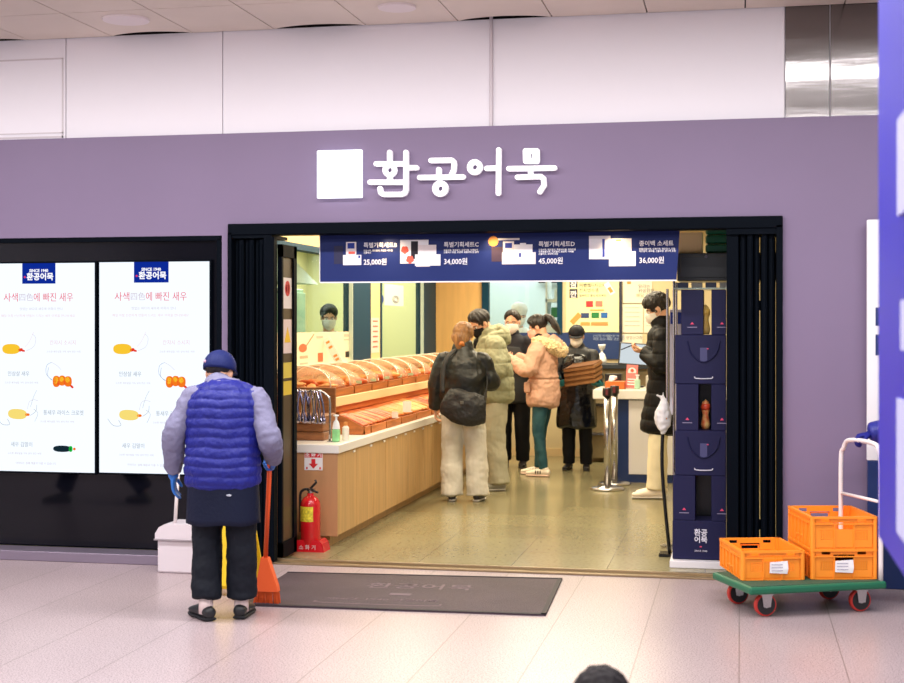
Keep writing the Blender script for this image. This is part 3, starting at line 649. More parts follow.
for i, (px, py, y, ww, hh) in enumerate(((407, 398, 2.75, .07, .085), (395, 413, 2.4, .05, .045), (432, 395, 3.5, .06, .06))):
    q = P(px, py, y); z0 = (.80, .775, .80)[i]
    b = MB(); b.box(q.x-ww/2, y, z0, q.x+ww/2, y+.004, z0+hh); b.box(q.x-ww/2, y, z0-.005, q.x+ww/2, y+.04, z0)
    tag(b.build('price_card', mat('card_white', (240, 232, 222), .5)), 'small white price card standing among the lower trays, '+('tallest of the three', 'nearest the entrance', 'farthest from the entrance')[i], 'price card', 'price cards')
for k in range(5): b = MB(); b.box(-3.0, 2.32+.45*k, 1.046, -2.95, 2.324+.45*k, 1.07); tag(b.build('tray_tag', mat('tag_green', (170, 190, 150), .5)), 'small pale green tag clipped on the upper tray fronts', 'price tag', 'pale green tray tags')

# ================================================================== SIDE WINDOW DETAILS
t = thing('menu_film', 'cream printed strip with food drawings along the bottom of the kitchen window', 'poster', (-3.53, 2.4, 1.17))
b = MB(); b.box(-3.533, .76, 1.172, -3.53, 4.0, 1.45); b.build('film', mat('film_cream', (240, 222, 192), .6), t)
fo = mat('film_orange', (222, 110, 70), .6); fg = mat('film_grey', (190, 180, 160), .6)
def xb(px0, py0, px1, py1, m, nm='printed_picture', x=-3.528):
    a = X(px0, py0, x); c = X(px1, py1, x); b = MB(); b.box(x-.001, min(a.y, c.y), min(a.z, c.z), x, max(a.y, c.y), max(a.z, c.z)); b.build(nm, m, t)
b = MB(); q = X(303, 348, -3.528); b.ell(tuple(q), (.001, .11, .035)); b.tube([q+V((0, .05, .0)), q+V((0, .3, .11))], .004, 6); b.build('printed_picture', fo, t)
xb(318, 353, 323, 361.5, fo); xb(345.5, 351.5, 350, 357, mat('film_black', (40, 34, 30), .6)); xb(316.5, 336, 323, 338, fg, 'printed_line'); xb(344, 334, 352, 336.5, fg, 'printed_line'); xb(344, 339, 352, 340, fg, 'printed_line'); xb(300, 356, 308, 358, mat('film_pink', (235, 170, 140), .6), 'printed_line'); xb(330, 351, 334, 354, fo); xb(300, 363, 308, 364, fg, 'printed_line')
b = MB(); q0 = P(325.5, 338, 3.2); q1 = P(340.5, 365, 3.2)
d = (q1-q0).normalized(); n = V((-d.z, 0, d.x))*.035
b.prism([q0-n, q0+n, q1+n, q1-n], (0, .004, 0)); t2 = thing('slogan_strip', 'narrow white printed strip leaning across the kitchen window', 'sign', tuple(q1))
b.build('strip', mat('card_white', (240, 232, 222), .5), t2)
b = MB()
for f_ in (.12, .3, .62, .75): p = q0.lerp(q1, f_)-V((0, .002, 0)); b.prism([p-n*.5, p+n*.5, p+n*.5+d*.02, p-n*.5+d*.02], (0, .001, 0))
b.build('strip_print', Mog, t2)
t = thing('round_seal_notice', 'white notice with a grey round seal on the second kitchen window', 'notice', (-3.53, 5.8, 1.75))
b = MB(); b.box(-3.532, 5.32, 1.71, -3.53, 6.15, 1.93); b.build('sheet', mat('notice_white', (226, 232, 226), .6), t)
b = MB(); q = X(395.7, 299.5, -3.529); b.lathe([(.001, 0), (.075, 0)], (0, 0, 0), 24) if 0 else None
for r_ in (.85, .5):
    pts = [(q.x, q.y+.16*r_*math.cos(a*math.pi/10), q.z+.042*r_*math.sin(a*math.pi/10)) for a in range(21)]; b.tube(pts, .004, 6, dome=0)
b.build('seal', mat('seal_grey', (110, 120, 130), .6), t)
t = thing('blue_notice', 'small blue round emblem beside the white sealed notice', 'notice', (-3.53, 5.2, 1.75))
q = X(381.5, 299, -3.528); b = MB(); b.ell(tuple(q), (.002, .09, .045)); b.build('emblem', Mbl, t)
t = thing('stripe_sticker', 'narrow pale sticker strip with tiny red marks between the kitchen windows', 'sticker', (-3.5, 4.83, 1.25))
b = MB(); b.box(-3.5, 4.68, 1.24, -3.497, 4.98, 1.58); b.build('strip', mat('sticker_pale', (238, 216, 206), .5), t)
b = MB()
for k in range(6): b.box(-3.497, 4.74, 1.29+k*.05, -3.495, 4.92, 1.305+k*.05)
b.build('print', mat('print_brick', (190, 110, 90), .6), t)

# kitchen behind the side window
def simple(name, label, cat, mb, m, group=None): return tag(mb.build(name, m), label, cat, group)
Mss = mat('kitchen_steel', (178, 190, 178), .3, metal=.7)
t = thing('extractor_hood', 'steel extractor hood hanging in the side kitchen', 'hood', (-5.2, 5, 2.0))
b = MB(); b.prism([(-6.1, 3.0, 1.95), (-4.5, 3.0, 1.95), (-4.9, 3.0, 2.35), (-6.1, 3.0, 2.35)], (0, 3.2, 0)); b.build('hood', Mss, t)
b = MB(); b.box(-5.6, 4.2, 2.35, -5.2, 4.6, 2.62); b.build('duct', Mss, t)
t = thing('kitchen_table', 'steel worktable behind the side kitchen window', 'table', (-4.9, 4, 0))
b = MB(); b.box(-5.4, 2.4, .88, -4.4, 5.0, .92, .004); b.build('table_top', Mss, t)
for x in (-5.35, -4.45):
    for y in (2.45, 4.95): b = MB(); b.tube([(x, y, 0), (x, y, .88)], .02, 8, dome=0); b.build('leg', Mss, t)
t = thing('wall_shelf', 'steel wall shelf with pots in the side kitchen', 'shelf', (-6, 5, 1.5))
b = MB(); b.box(-6.1, 3.2, 1.50, -5.75, 6.95, 1.53); b.box(-6.1, 3.2, 1.80, -5.75, 6.95, 1.83); b.build('board', Mss, t)
for k in range(7):
    b = MB(); rr = .09+.03*(k % 3); b.lathe([(0, 0), (rr, 0), (rr*1.05, .16+.05*(k % 2)), (rr*.9, .17+.05*(k % 2)), (0, .17+.05*(k % 2))], (-5.92, 3.5+.5*k, 1.531), 20)
    simple('cooking_pot', ('white', 'steel')[k % 2]+' pot on the lower kitchen wall shelf', 'pot', b, (mat('pot_white', (230, 235, 225), .4), Mss)[k % 2], 'pots on the kitchen shelf')
b = MB(); b.tube([(-5.3, 6.5, 2.6), (-5.25, 6.6, 2.0), (-5.0, 6.9, 1.85)], .02, 8, sub=4); simple('bent_duct', 'thin dark curved pipe near the kitchen hood', 'pipe', b, mat('dark_teal_pipe', (40, 70, 80), .4))
t = thing('kitchen_fridge', 'tall pale green cabinet in the side kitchen', 'cabinet', (-5.6, 7.6, 0))
b = MB(); b.box(-6.05, 7.0, 0, -5.3, 8.2, 1.95, .01); b.build('body', mat('fridge_green', (150, 190, 165), .35), t)
b = MB(); b.box(-5.3, 7.02, .1, -5.27, 7.58, 1.9, .004); b.build('door', mat('fridge_green', (150, 190, 165), .35), t)
b = MB(); b.box(-5.3, 7.62, .1, -5.27, 8.18, 1.9, .004); b.build('door', mat('fridge_green', (150, 190, 165), .35), t)
# back kitchen
b = MB(); b.box(-2.55, 9.50, 2.05, -2.05, 9.56, 2.09); b.box(-2.2, 9.45, 2.0, -2.1, 9.6, 2.12); simple('door_closer', 'black door closer arm high on the back kitchen wall', 'door closer', b, mat('black_plastic', (22, 22, 26), .4))
t = thing('storage_rack', 'white rack with a green box beside the yellow poster', 'shelf', (-2.2, 8.3, 0))
b = MB(); b.box(-2.28, 8.2, 0, -2.0, 8.6, 1.5); b.box(-2.28, 8.2, 1.78, -2.0, 8.6, 1.82); b.box(-2.28, 8.2, 1.5, -2.26, 8.6, 2.4); b.build('frame', mat('rack_white', (226, 232, 228), .4), t)
b = MB(); b.box(-2.22, 8.25, 1.60, -2.05, 8.5, 1.72, .01); simple('green_carton', 'dark green carton on the white rack', 'box', b, mat('carton_green', (30, 120, 70), .4))
for k in range(3):
    b = MB(); b.lathe([(0, 0), (.05, 0), (.05, .12), (0, .12)], (-2.14+.001*k, 8.32+k*.1, 1.821), 12); simple('white_jar', 'white jar on the upper board of the white rack', 'jar', b, mat('pot_white', (230, 235, 225), .4), 'jars on the white rack')

# ================================================================== BACK WALL GRAPHICS
yb = 7.59
def bb(px0, py0, px1, py1, m, nm, par, d=0., y=yb):
    a = P(px0, py0, y-d); c = P(px1, py1, y-d); b = MB(); b.box(a.x, y-d-.003, c.z, c.x, y-d, a.z); return b.build(nm, m, par)
t = thing('navy_wall_band', 'navy printed band below the posters on the back wall', 'wall panel', (-2, yb, 1.15))
b = MB(); b.box(-2.86, yb-.012, 1.12, -1.33, yb, 1.42); b.build('panel', mat('band_navy', (22, 50, 104), .5), t)
for px0 in (593, 607): text('신선한 어묵을\n매일 굽습니다', .035, mat('band_text', (150, 165, 195), .5), t, P(px0, 337, yb-.014), name='band_text')
t = thing('event_poster', 'large pale yellow payment poster with coloured food squares', 'poster', (-1.6, yb, 1.43))
b = MB(); A = P(566, 332, yb); C = P(619, 281, yb); b.box(A.x, yb-.012, A.z, C.x, yb-.004, 2.3); b.build('sheet', mat('poster_yellow', (238, 232, 176), .5), t)
D = .014
nv = mat('poster_navy', (30, 34, 60), .5)
bb(569.5, 281, 577.5, 287.5, nv, 'heading_box', t, D); bb(569.5, 289, 577.5, 298, nv, 'heading_box', t, D)
text('잠', .085, Mw, t, P(570, 287.2, yb-D-.004), name='heading', bold=.002); text('깐', .085, Mw, t, P(570, 297, yb-D-.004), name='heading', bold=.002)
text('이벤트', .05, nv, t, P(579, 287, yb-D), name='heading', bold=.001); text('카카오페이', .05, nv, t, P(590, 287, yb-D), name='heading'); text('전자영수증', .05, nv, t, P(579, 292, yb-D), name='heading'); text('결제하고 할인 받으세요', .032, nv, t, P(579, 296.6, yb-D), name='heading')
for px0, py0, px1, py1, c in ((586, 301, 593, 307, (205, 44, 50)), (595.5, 301, 602.5, 306.5, (224, 120, 100)), (581, 313, 589, 318, (40, 62, 110)), (591.5, 312.5, 599, 318, (26, 120, 60)), (601, 312.5, 607.5, 318, (30, 96, 170)), (580.5, 322, 590, 325.5, (224, 150, 80)), (591, 322, 608, 325.5, (230, 140, 80)), (590, 309.3, 604, 311, (236, 160, 90))):
    bb(px0, py0, px1, py1, mat('pp%d_%d' % (c[0], c[1]), c, .5), 'printed_square', t, D)
a = P(571.5, 323, yb-D); c = P(580, 314, yb-D); d = (c-a).normalized(); n = V((-d.z, 0, d.x))*.03
b = MB(); b.prism([a-n, a+n, c+n, c-n], (0, -.003, 0)); b.build('printed_stick', Mog, t)
a = P(606, 283, yb-D); c = P(613, 294, yb-D); d = (c-a).normalized(); n = V((-d.z, 0, d.x))*.032
b = MB(); b.prism([a-n, a+n, c+n, c-n], (0, -.003, 0)); b.build('printed_phone', Mw, t)
b = MB(); b.prism([a.lerp(c, .4)-n*.6-V((0, .004, 0)), a.lerp(c, .4)+n*.6-V((0, .004, 0)), a.lerp(c, .85)+n*.6-V((0, .004, 0)), a.lerp(c, .85)-n*.6-V((0, .004, 0))], (0, -.002, 0)); b.build('printed_screen', Mog, t)
b = MB(); A = P(619.5, 300, yb); C = P(622, 300, yb); b.box(A.x, yb-.03, 1.12, C.x, yb, 2.4); simple('wall_strip', 'thin dark vertical strip right of the yellow poster', 'trim strip', b, nv)
for i, (q, lab) in enumerate((((622.8, 281.5, 652, 303), 'white notice with orange heading, topmost of the papers right of the poster'), ((622.5, 304.3, 643, 332.7), 'plain white document, middle left of the papers'), ((644, 304.3, 658, 332.7), 'plain white document behind the man in the long coat'), ((622.5, 334, 642.5, 352), 'small white notice with a grey line, lowest of the papers'))):
    t = thing('wall_notice', lab, 'notice', tuple(P(q[0], q[3], yb)), 0, 'papers on the back wall')
    bb(*q, mat('paper_white', (228, 222, 204), .6), 'sheet', t, .002)
    if i == 0:
        text('알리는\n위생원칙', .05, nv, t, P(638, 288, yb-.006), name='notice_text'); text('배달 주문', .05, mat('text_orange', (228, 130, 60), .5), t, P(636, 297, yb-.006), name='notice_text')
        bb(627, 281.5, 631, 284, Mog, 'notice_mark', t, .006)
    elif i < 3:
        for k in range(5): bb(q[0]+2, q[1]+3+k*4.5, q[2]-3, q[1]+3.5+k*4.5, mat('line_grey', (190, 184, 170), .6), 'notice_line', t, .006)
    else: text('영업신고증', .04, mat('line_dark', (120, 118, 110), .6), t, P(626, 339, yb-.006), name='notice_text')

# ================================================================== CASHIER
Mnavy = mat('counter_navy', (18, 44, 98), .4)
t = thing('cashier_counter', 'white topped cashier counter with navy and white front', 'counter', (-.8, 5.3, 0))
b = MB(); b.box(-1.385, 5.0, .80, -.1, 5.75, .89, .006); b.build('counter_top', Mtop, t)
b = MB(); b.box(-1.195, 5.06, 0, -.12, 5.7, .80); b.build('body', Mnavy, t)
b = MB(); b.box(-1.045, 5.045, .08, -.2, 5.06, .79, .003); b.build('front_panel', mat('front_white', (226, 222, 222), .4), t)
t = thing('pos_monitor', 'tilted black framed register monitor showing a white screen', 'monitor', (-1.02, 5.6, .89))
R_ = Matrix.Translation((-1.02, 5.58, 1.22)) @ Matrix.Rotation(math.radians(-14), 4, 'X') @ Matrix.Rotation(math.radians(4), 4, 'Y')
b = MB(); b.box(-.165, -.0, -.115, .165, .03, .115, .006, M=R_); b.build('housing', mat('black_plastic', (22, 22, 26), .4), t)
b = MB(); b.box(-.15, -.003, -.10, .15, .0, .10, M=R_); b.build('screen', glow('pos_screen', (220, 230, 235), .9), t)
b = MB(); b.tube([(-1.02, 5.6, .89), (-1.02, 5.62, 1.1), (-1.02, 5.61, 1.2)], .02, 8); b.box(-1.1, 5.52, .89, -.94, 5.7, .905); b.build('stand', mat('black_plastic', (22, 22, 26), .4), t)
t = thing('pink_notice', 'small pink upright card with a round portrait on the cashier counter', 'sign', (-1.03, 5.2, .89))
R_ = Matrix.Translation((-1.035, 5.2, .89)) @ Matrix.Rotation(math.radians(-8), 4, 'X') @ Matrix.Rotation(math.radians(3), 4, 'Y')
b = MB(); b.box(-.055, 0, 0.01, .055, .006, .235, .002, M=R_); b.build('card', mat('card_pink', (232, 120, 116), .5), t)
b = MB(); b.lathe([(.04, 0), (.04, .002)], R_ @ V((0, 0, .17)), 20, (0, -1, 0)); b.build('round_picture', Mgift, t)
b = MB(); b.lathe([(.017, 0), (.017, .002)], R_ @ V((0, -.002, .18)), 16, (0, -1, 0)); b.build('hair_print', Mrd, t)
b = MB()
for k in range(3): b.box(-.04, -.002, .04+k*.025, .04, 0, .05+k*.025, M=R_)
b.build('card_text', Mw, t)
t = thing('orange_box', 'open orange box with a white tissue on the cashier counter', 'box', (-1.18, 5.2, .89))
b = MB(); b.box(-1.275, 5.1, .89, -1.09, 5.3, .965, .004); b.build('box_body', mat('box_orange', (206, 104, 44), .5), t)
b = MB(); b.tube([(-1.21, 5.2, .965), (-1.22, 5.2, .995), (-1.17, 5.2, 1.0)], [(.035, .02), (.03, .015), (.012, .01)], 8, sub=3); b.build('tissue', Mw, t, smooth=True)
b = MB(); b.box(-1.30, 5.33, .89, -1.14, 5.5, 1.03, .004); simple('black_terminal', 'black card terminal box behind the orange box', 'card terminal', b, mat('black_plastic', (22, 22, 26), .4))
t = thing('pump_bottle', 'pale green and white pump bottle right of the pink card', 'bottle', (-.98, 5.2, .89))
b = MB(); b.box(-1.0, 5.15, .89, -.945, 5.21, .985, .008); b.build('bottle', mat('bottle_green', (170, 205, 180), .3), t)
b = MB(); b.lathe([(.012, 0), (.012, .03), (.02, .035), (.02, .045), (0, .045)], (-.972, 5.18, .985), 12); b.build('pump', Mw, t)
t = thing('receipt_printer', 'pale grey receipt printer at the rear of the cashier counter', 'printer', (-.8, 5.5, .89))
b = MB(); b.box(-.9, 5.3, .89, -.72, 5.55, 1.02, .01); b.build('body', mat('printer_grey', (190, 190, 180), .4), t)
b = MB(); b.box(-.88, 5.32, 1.02, -.74, 5.45, 1.03, .004); b.build('lid', mat('black_plastic', (22, 22, 26), .4), t)
t = thing('service_counter', 'dark metal service counter against the back wall beside the cashier', 'counter', (-1.5, 7.2, 0))
b = MB(); b.box(-1.75, 6.9, 1.03, -.9, 7.5, 1.08, .004); b.build('counter_top', mat('dark_top', (46, 52, 60), .4), t)
b = MB(); b.box(-1.72, 6.95, .05, -.93, 7.45, 1.03); b.build('body', mat('counter_taupe', (140, 124, 92), .5, var=.2, scale=4), t)
for z in (.3, .62): b = MB(); b.box(-1.72, 6.92, z, -.93, 6.95, z+.03); b.build('drawer_rail', M_steel, t)
t = thing('pump_dispenser', 'white syrup pump with an upturned top on the dark back counter', 'dispenser', (-1.49, 7.1, 1.08))
b = MB(); b.lathe([(0, 0), (.05, 0), (.055, .04), (.035, .10), (.02, .12), (.012, .12), (.012, .15), (.03, .16), (.04, .2), (.042, .215), (0, .215)], (-1.50, 7.1, 1.08), 18); b.build('body', mat('pump_white', (240, 240, 240), .4), t, smooth=True)
# stanchions
def stanchion(x, y, label):
    t = thing('queue_post', label, 'stanchion', (x, y, 0), 0, 'steel queue posts')
    b = MB(); b.lathe([(0, 0), (.155, 0), (.16, .012), (.14, .026), (.05, .04), (.035, .05), (0, .05)], (x, y, 0), 32); b.build('base', M_steel, t, smooth=True)
    b = MB(); b.tube([(x, y, .045), (x, y, .86)], .033, 20, dome=0); b.build('post', M_steel, t, smooth=True)
    b = MB(); b.lathe([(.042, 0), (.045, .01), (.045, .065), (.04, .075), (0, .078)], (x, y, .86), 24); b.build('belt_head', mat('post_black', (40, 36, 38), .3), t, smooth=True)
    b = MB(); b.box(x-.012, y-.048, .87, x+.012, y-.04, .925); b.build('belt_clip', mat('clip_red', (110, 40, 44), .4), t)
stanchion(-1.192, 4.42, 'steel queue post nearer the entrance'); stanchion(-1.165, 4.86, 'steel queue post just behind the nearer one')

# ================================================================== GIFT BOX WALL
Mbag = mat('gift_navy', (27, 27, 66), .5, spec=.25); Mbag2 = mat('gift_navy_side', (42, 42, 98), .5)
b = MB(); b.box(-.43, .36, 0, -.02, .72, .045, .004); simple('display_plinth', 'low white plinth under the stacked navy gift boxes', 'plinth', b, mat('plinth_white', (226, 220, 226), .5))
b = MB(); b.box(-.36, .69, .046, -.09, .70, 1.42); simple('gap_dark_sheet', 'added dark sheet behind the stacked gift boxes, keeping their gaps dark', 'panel', b, mat('cabinet_black', (18, 20, 32), .3))  # sheet added to hide the bright shop behind the box gaps
yy = .42
rowz = [(.047, .29), (.291, .572), (.573, .854), (.855, 1.144), (1.145, 1.452), (1.453, 1.735)]
xl = [-.415, -.412, -.40, -.392, -.40, -.362]
pk = mat('gift_pink', (226, 70, 110), .5); wl = mat('gift_line', (150, 140, 170), .5)
names = ['bottom', 'second from the bottom', 'third from the bottom', 'fourth from the bottom', 'fifth from the bottom', 'top']
for r, (z0, z1) in enumerate(rowz):
    if r % 2 == 0:
        t = thing('gift_box', 'wide navy gift box with a cord handle, %s row' % names[r], 'gift box', (-.24, yy, z0), 0, 'wide navy gift boxes')
        b = MB(); b.box(xl[r], yy, z0, -.085, yy+.24, z1, .004); b.build('box_body', Mbag, t)
        if r:
            xc = (xl[r]-.085)/2+.02
            b = MB(); b.tube([(xc-.10, yy-.003, z1-.04), (xc-.075, yy-.006, z1-.12), (xc, yy-.006, z1-.17), (xc+.075, yy-.006, z1-.12), (xc+.10, yy-.003, z1-.04)], .004, 8, sub=5); b.build('cord_handle', mat('cord_navy', (26, 26, 66), .6), t)
            b = MB(); b.tube([(xc-.055, yy-.003, z0+.047), (xc-.045, yy-.004, z0+.035), (xc+.045, yy-.004, z0+.035), (xc+.055, yy-.003, z0+.047)], .0035, 6, sub=3); b.build('cord_end', mat('cord_white', (215, 210, 225), .5), t)
            b = MB(); b.box(xc-.022, yy-.002, z1-.17, xc+.022, yy, z1-.08); b.build('logo_patch', mat('patch_grey', (66, 66, 110), .5), t)
            b = MB(); b.box(xc+.02, yy-.003, z1-.09, xc+.03, yy, z1-.083); b.build('logo_dot', pk, t)
        else:
            text('환공\n어묵', .045, mat('gift_white', (225, 220, 235), .5), t, (-.24, yy-.002, z0+.155), align='CENTER', bold=.001)
            text('SINCE 1940', .016, mat('gift_white', (225, 220, 235)), t, (-.24, yy-.002, z0+.05), align='CENTER')
            b = MB(); b.box(-.246, yy-.002, z0+.078, -.234, yy, z0+.086); b.build('logo_dot', pk, t)
    else:
        for k in range(2):
            x0, x1 = ((xl[r], xl[r]+.138), (-.175, -.085))[k]
            t = thing('gift_bag', 'narrow navy gift bag, %s of its pair, %s row of the stack' % (('left', 'right')[k], names[r]), 'gift bag', ((x0+x1)/2, yy, z0), 0, 'narrow navy gift bags')
            b = MB(); b.box(x0, yy, z0, x1, yy+.24, z1, .003); b.build('bag_body', Mbag, t)
            xc = (x0+x1)/2+(.0, .02)[k]
            b = MB(); b.prism([(xc-.012, yy-.0015, z0+.065), (xc+.012, yy-.0015, z0+.065), (xc, yy-.0015, z0+.08)], (0, .001, 0)); b.build('logo_mark', pk, t)
            b = MB(); b.box(xc-.03, yy-.002, z0+.045, xc+.03, yy, z0+.049); b.build('logo_line', wl, t)
# small figures in the gaps
for r, c, z in ((3, (206, 70, 40), .857), (5, (236, 190, 90), 1.455)):
    t = thing('gift_ornament', ('red and cream lucky ornament in the gap of the fourth row', 'yellow packaged ornament in the gap of the top row')[r == 5], 'ornament', (-.215, yy+.12, z))
    b = MB(); b.lathe([(0, 0), (.022, 0), (.03, .03), (.018, .09), (.026, .12), (.02, .17), (0, .19)], (-.213, yy+.1, z), 14); b.build('body', mat('orn%d' % r, (216, 180, 110), .4, col2=c, scale=25), t, smooth=True)
    b = MB(); b.lathe([(.027, 0), (.03, .02), (.026, .04)], (-.213, yy+.1, z+.12), 14); b.build('sash', mat('sash%d' % r, c, .4), t, smooth=True)
# shelf unit behind
t = thing('black_cabinet', 'black wall cabinet above the gift boxes', 'cabinet', (-.2, .95, 1.8))
b = MB(); b.box(-.40, .75, 1.80, .35, 1.2, 1.98, .004); b.build('body', mat('cabinet_black', (18, 20, 32), .3), t)
b = MB(); b.box(-.38, .742, 1.82, .0, .75, 1.96, .002); b.build('door', mat('cabinet_black', (18, 20, 32), .3), t)
b = MB(); b.ring((-.215, .738, 1.955), .005, .008, .002); b.build('emblem', wl, t)
for k in range(3):
    b = MB(); b.box(-.22+.0*k, .78+.0*k, 1.982+.06*k, -.02, 1.0, 2.037+.06*k, .01); simple('green_package', 'dark green package above the black cabinet, '+('bottom', 'middle', 'top')[k]+' of three', 'package', b, mat('package_green', (22, 100, 72), .3), 'green packages')
b = MB(); b.box(-.40, .80, 1.982, -.24, 1.0, 2.12, .004); simple('cream_carton', 'cream carton with an orange stripe above the black cabinet', 'box', b, mat('carton_cream', (240, 222, 170), .5))
t = thing('metal_shelf', 'steel wire shelf with small packets behind the gift boxes', 'shelf', (-.2, .9, 0))
b = MB(); b.box(-.42, .72, 1.745, .1, 1.1, 1.755)
b.build('board', Mss, t)
for x in (-.42, .1):
    for y in (.73, 1.09): b = MB(); b.tube([(x, y, 0), (x, y, 1.8)], .008, 8, dome=0); b.build('post', M_steel, t)
for k in range(4): b = MB(); b.box(-.40+k*.09, .78, 1.757, -.33+k*.09, .82, 1.79, .002); simple('small_packet', 'small packet on the wire shelf above the gift boxes', 'packet', b, mat('packet%d' % (k % 2), ((70, 84, 120), (190, 190, 180))[k % 2], .4), 'small packets on the wire shelf')
# tall narrow signboard, glass edge and hanging bag
t = thing('narrow_signboard', 'tall narrow white signboard with a blue header behind the gift boxes', 'sign', (-.42, 1.15, 0))
b = MB(); b.box(-.47, 1.2, .9, -.36, 1.22, 1.62, .002); b.build('board', mat('board_white', (226, 222, 236), .4), t)
b = MB(); b.box(-.465, 1.197, 1.52, -.365, 1.2, 1.6); b.build('header', Mbl, t)
b = MB(); b.tube([(-.415, 1.21, 0), (-.415, 1.21, .9)], .012, 8, dome=0); b.lathe([(0, 0), (.12, 0), (.12, .012), (0, .02)], (-.415, 1.21, 0), 20); b.build('stand', M_steel, t)
t = thing('glass_door_edge', 'upright steel and black door edge beside the gift boxes', 'door', (-.46, .8, 0))
b = MB(); b.tube([(-.465, .8, .9), (-.465, .8, 1.75)], .009, 8, dome=0); b.build('steel_bar', M_steel, t)
b = MB(); b.tube([(-.465, .8, .92), (-.49, .8, .86), (-.50, .8, .6), (-.478, .8, .3), (-.45, .8, .02)], [(.012, .012)]*5, 8, sub=4); b.build('black_tube', mat('black_gloss', (20, 20, 22), .2), t, smooth=True)
b = MB(); b.box(-.52, .76, 0, -.44, .9, .02, .004); b.build('foot', mat('black_gloss', (20, 20, 22), .2), t)
t = thing('plastic_bag', 'white knotted plastic bag hanging beside the gift boxes', 'bag', (-.49, .72, .85))
bm = bmesh.new(); etube(bm, [(-.49, .72, .82), (-.49, .72, .86), (-.49, .72, .93), (-.485, .72, 1.0), (-.48, .72, 1.03)], [(.02, .02), (.045, .035), (.055, .045), (.03, .03), (.015, .012)], 14, 4)
etube(bm, [(-.48, .72, 1.02), (-.51, .72, 1.05), (-.535, .71, 1.06)], [(.012, .006), (.012, .005), (.004, .003)], 8, 3); etube(bm, [(-.48, .72, 1.02), (-.49, .71, 1.06), (-.485, .71, 1.08)], [(.012, .006), (.01, .005), (.004, .003)], 8, 3)
link('bag_body', remesh(bm, .006, 1, lambda c, n: noise.noise(c*40)*.007), mat('bag_white', (232, 226, 220), .35, var=.1, scale=30), t)
b = MB(); b.ell((-.475, .70, .915), (.025, .02, .02)); b.build('orange_print', Mog, t)

# ================================================================== RIGHT SIDE
t = thing('white_standing_panel', 'tall white panel with navy squares at the right edge of the purple wall', 'panel', (.95, -.06, 0))
b = MB(); b.box(.716, -.1, .735, 1.5, -.05, 2.12, .004); b.build('upper_board', mat('panel_white', (232, 230, 232), .4), t)
b = MB(); b.box(.72, -.1, 0, 1.5, -.05, .735, .004); b.build('lower_board', Mnavy, t, label='navy lower board')
for z0, z1 in ((1.51, 1.615), (1.34, 1.46)): b = MB(); b.box(.762, -.103, z0, .9, -.1, z1); b.build('printed_square', Mnavy, t)
t = thing('hanging_blue_board', 'large blurred blue sign board with white lettering in the right foreground', 'sign', (.3, -6, 1.05))
Mbb = mat('board_blue', (44, 40, 182), .4, spec=.3)
b = MB(); b.box(.30, -7.4, 1.045, .345, -5.25, 2.6, .006); b.build('board', Mbb, t)
wb = mat('board_letter', (196, 198, 238), .5)
for py0, py1, px0 in ((120, 216, 898.5), (300, 350, 902), (398, 532, 898)):
    a = X(px0, (py0+py1)/2, .297); zz = [X(px0, q, .297).z for q in (py0, py1)]
    b = MB(); b.box(.294, -7.0, zz[1], .30, a.y, zz[0]); b.build('white_lettering', wb, t)
for y in (-5.6, -7.0): b = MB(); b.tube([(.33, y, 2.5), (.33, y, 3.395)], .015, 8, dome=0); b.build('hanger', M_steel, t)

# platform cart
ctr = V((.304, -.735, 0)); ca = math.radians(25)
t = thing('platform_cart', 'green platform cart with red wheels and a white push handle', 'cart', tuple(ctr), ca)
Mg = mat('cart_green', (22, 100, 72), .45); L, Wd = .39, .24
b = MB()
b.box(-L, -Wd, .125, L, Wd, .165, .012, seg=2); b.build('deck', Mg, t, world=False)
b = MB(); b.box(-L+.02, -Wd+.02, .164, L-.02, Wd-.02, .168, .002); b.build('deck_mat', mat('deck_mat', (58, 84, 66), .7, bump=.3, bscale=150), t, world=False)
for sx in (-1, 1):
    for sy in (-1, 1):
        cx, cy = sx*.272, sy*.165
        b = MB(); b.lathe([(.046, -.016), (.057, -.015), (.06, -.008), (.06, .008), (.057, .015), (.046, .016)], (cx, cy, .06), 28, (0, 1, 0)); wl_ = b.build('wheel', mat('wheel_red', (196, 50, 44), .45), t, world=False, smooth=False)
        b = MB(); b.lathe([(0, -.016), (.05, -.018), (.05, .018), (0, .016)], (cx, cy, .06), 24, (0, 1, 0)); b.build('wheel_core', mat('wheel_black', (34, 30, 34), .5), wl_, world=False)
        b = MB(); b.lathe([(0, -.022), (.015, -.022), (.015, .022), (0, .022)], (cx, cy, .06), 14, (0, 1, 0)); b.build('hub', M_steel, wl_, world=False)
        b = MB()
        for s in (-1, 1): b.prism([(cx-.02, cy+s*.024, .05), (cx+.02, cy+s*.024, .05), (cx+.03, cy+s*.024, .12), (cx-.03, cy+s*.024, .12)], (0, s*.003, 0))
        b.box(cx-.035, cy-.035, .115, cx+.035, cy+.035, .126); b.build('caster_fork', M_steel, t, world=False)
b = MB(); hx = L-.02; hy = Wd-.03
b.tube([(hx, hy, .16), (hx, hy, .74), (hx+.005, hy-.02, .83), (hx+.01, hy-.08, .88), (hx+.01, -hy+.08, .88), (hx+.005, -hy+.02, .83), (hx, -hy, .74), (hx, -hy, .16)], .0125, 14, sub=5); b.build('push_handle', mat('handle_white', (232, 222, 222), .35), t, world=False, smooth=True)
b = MB(); b.tube([(hx, hy, .58), (hx, -hy, .58)], .009, 10); b.build('cross_bar', mat('handle_white', (232, 222, 222), .35), t, world=False, smooth=True)
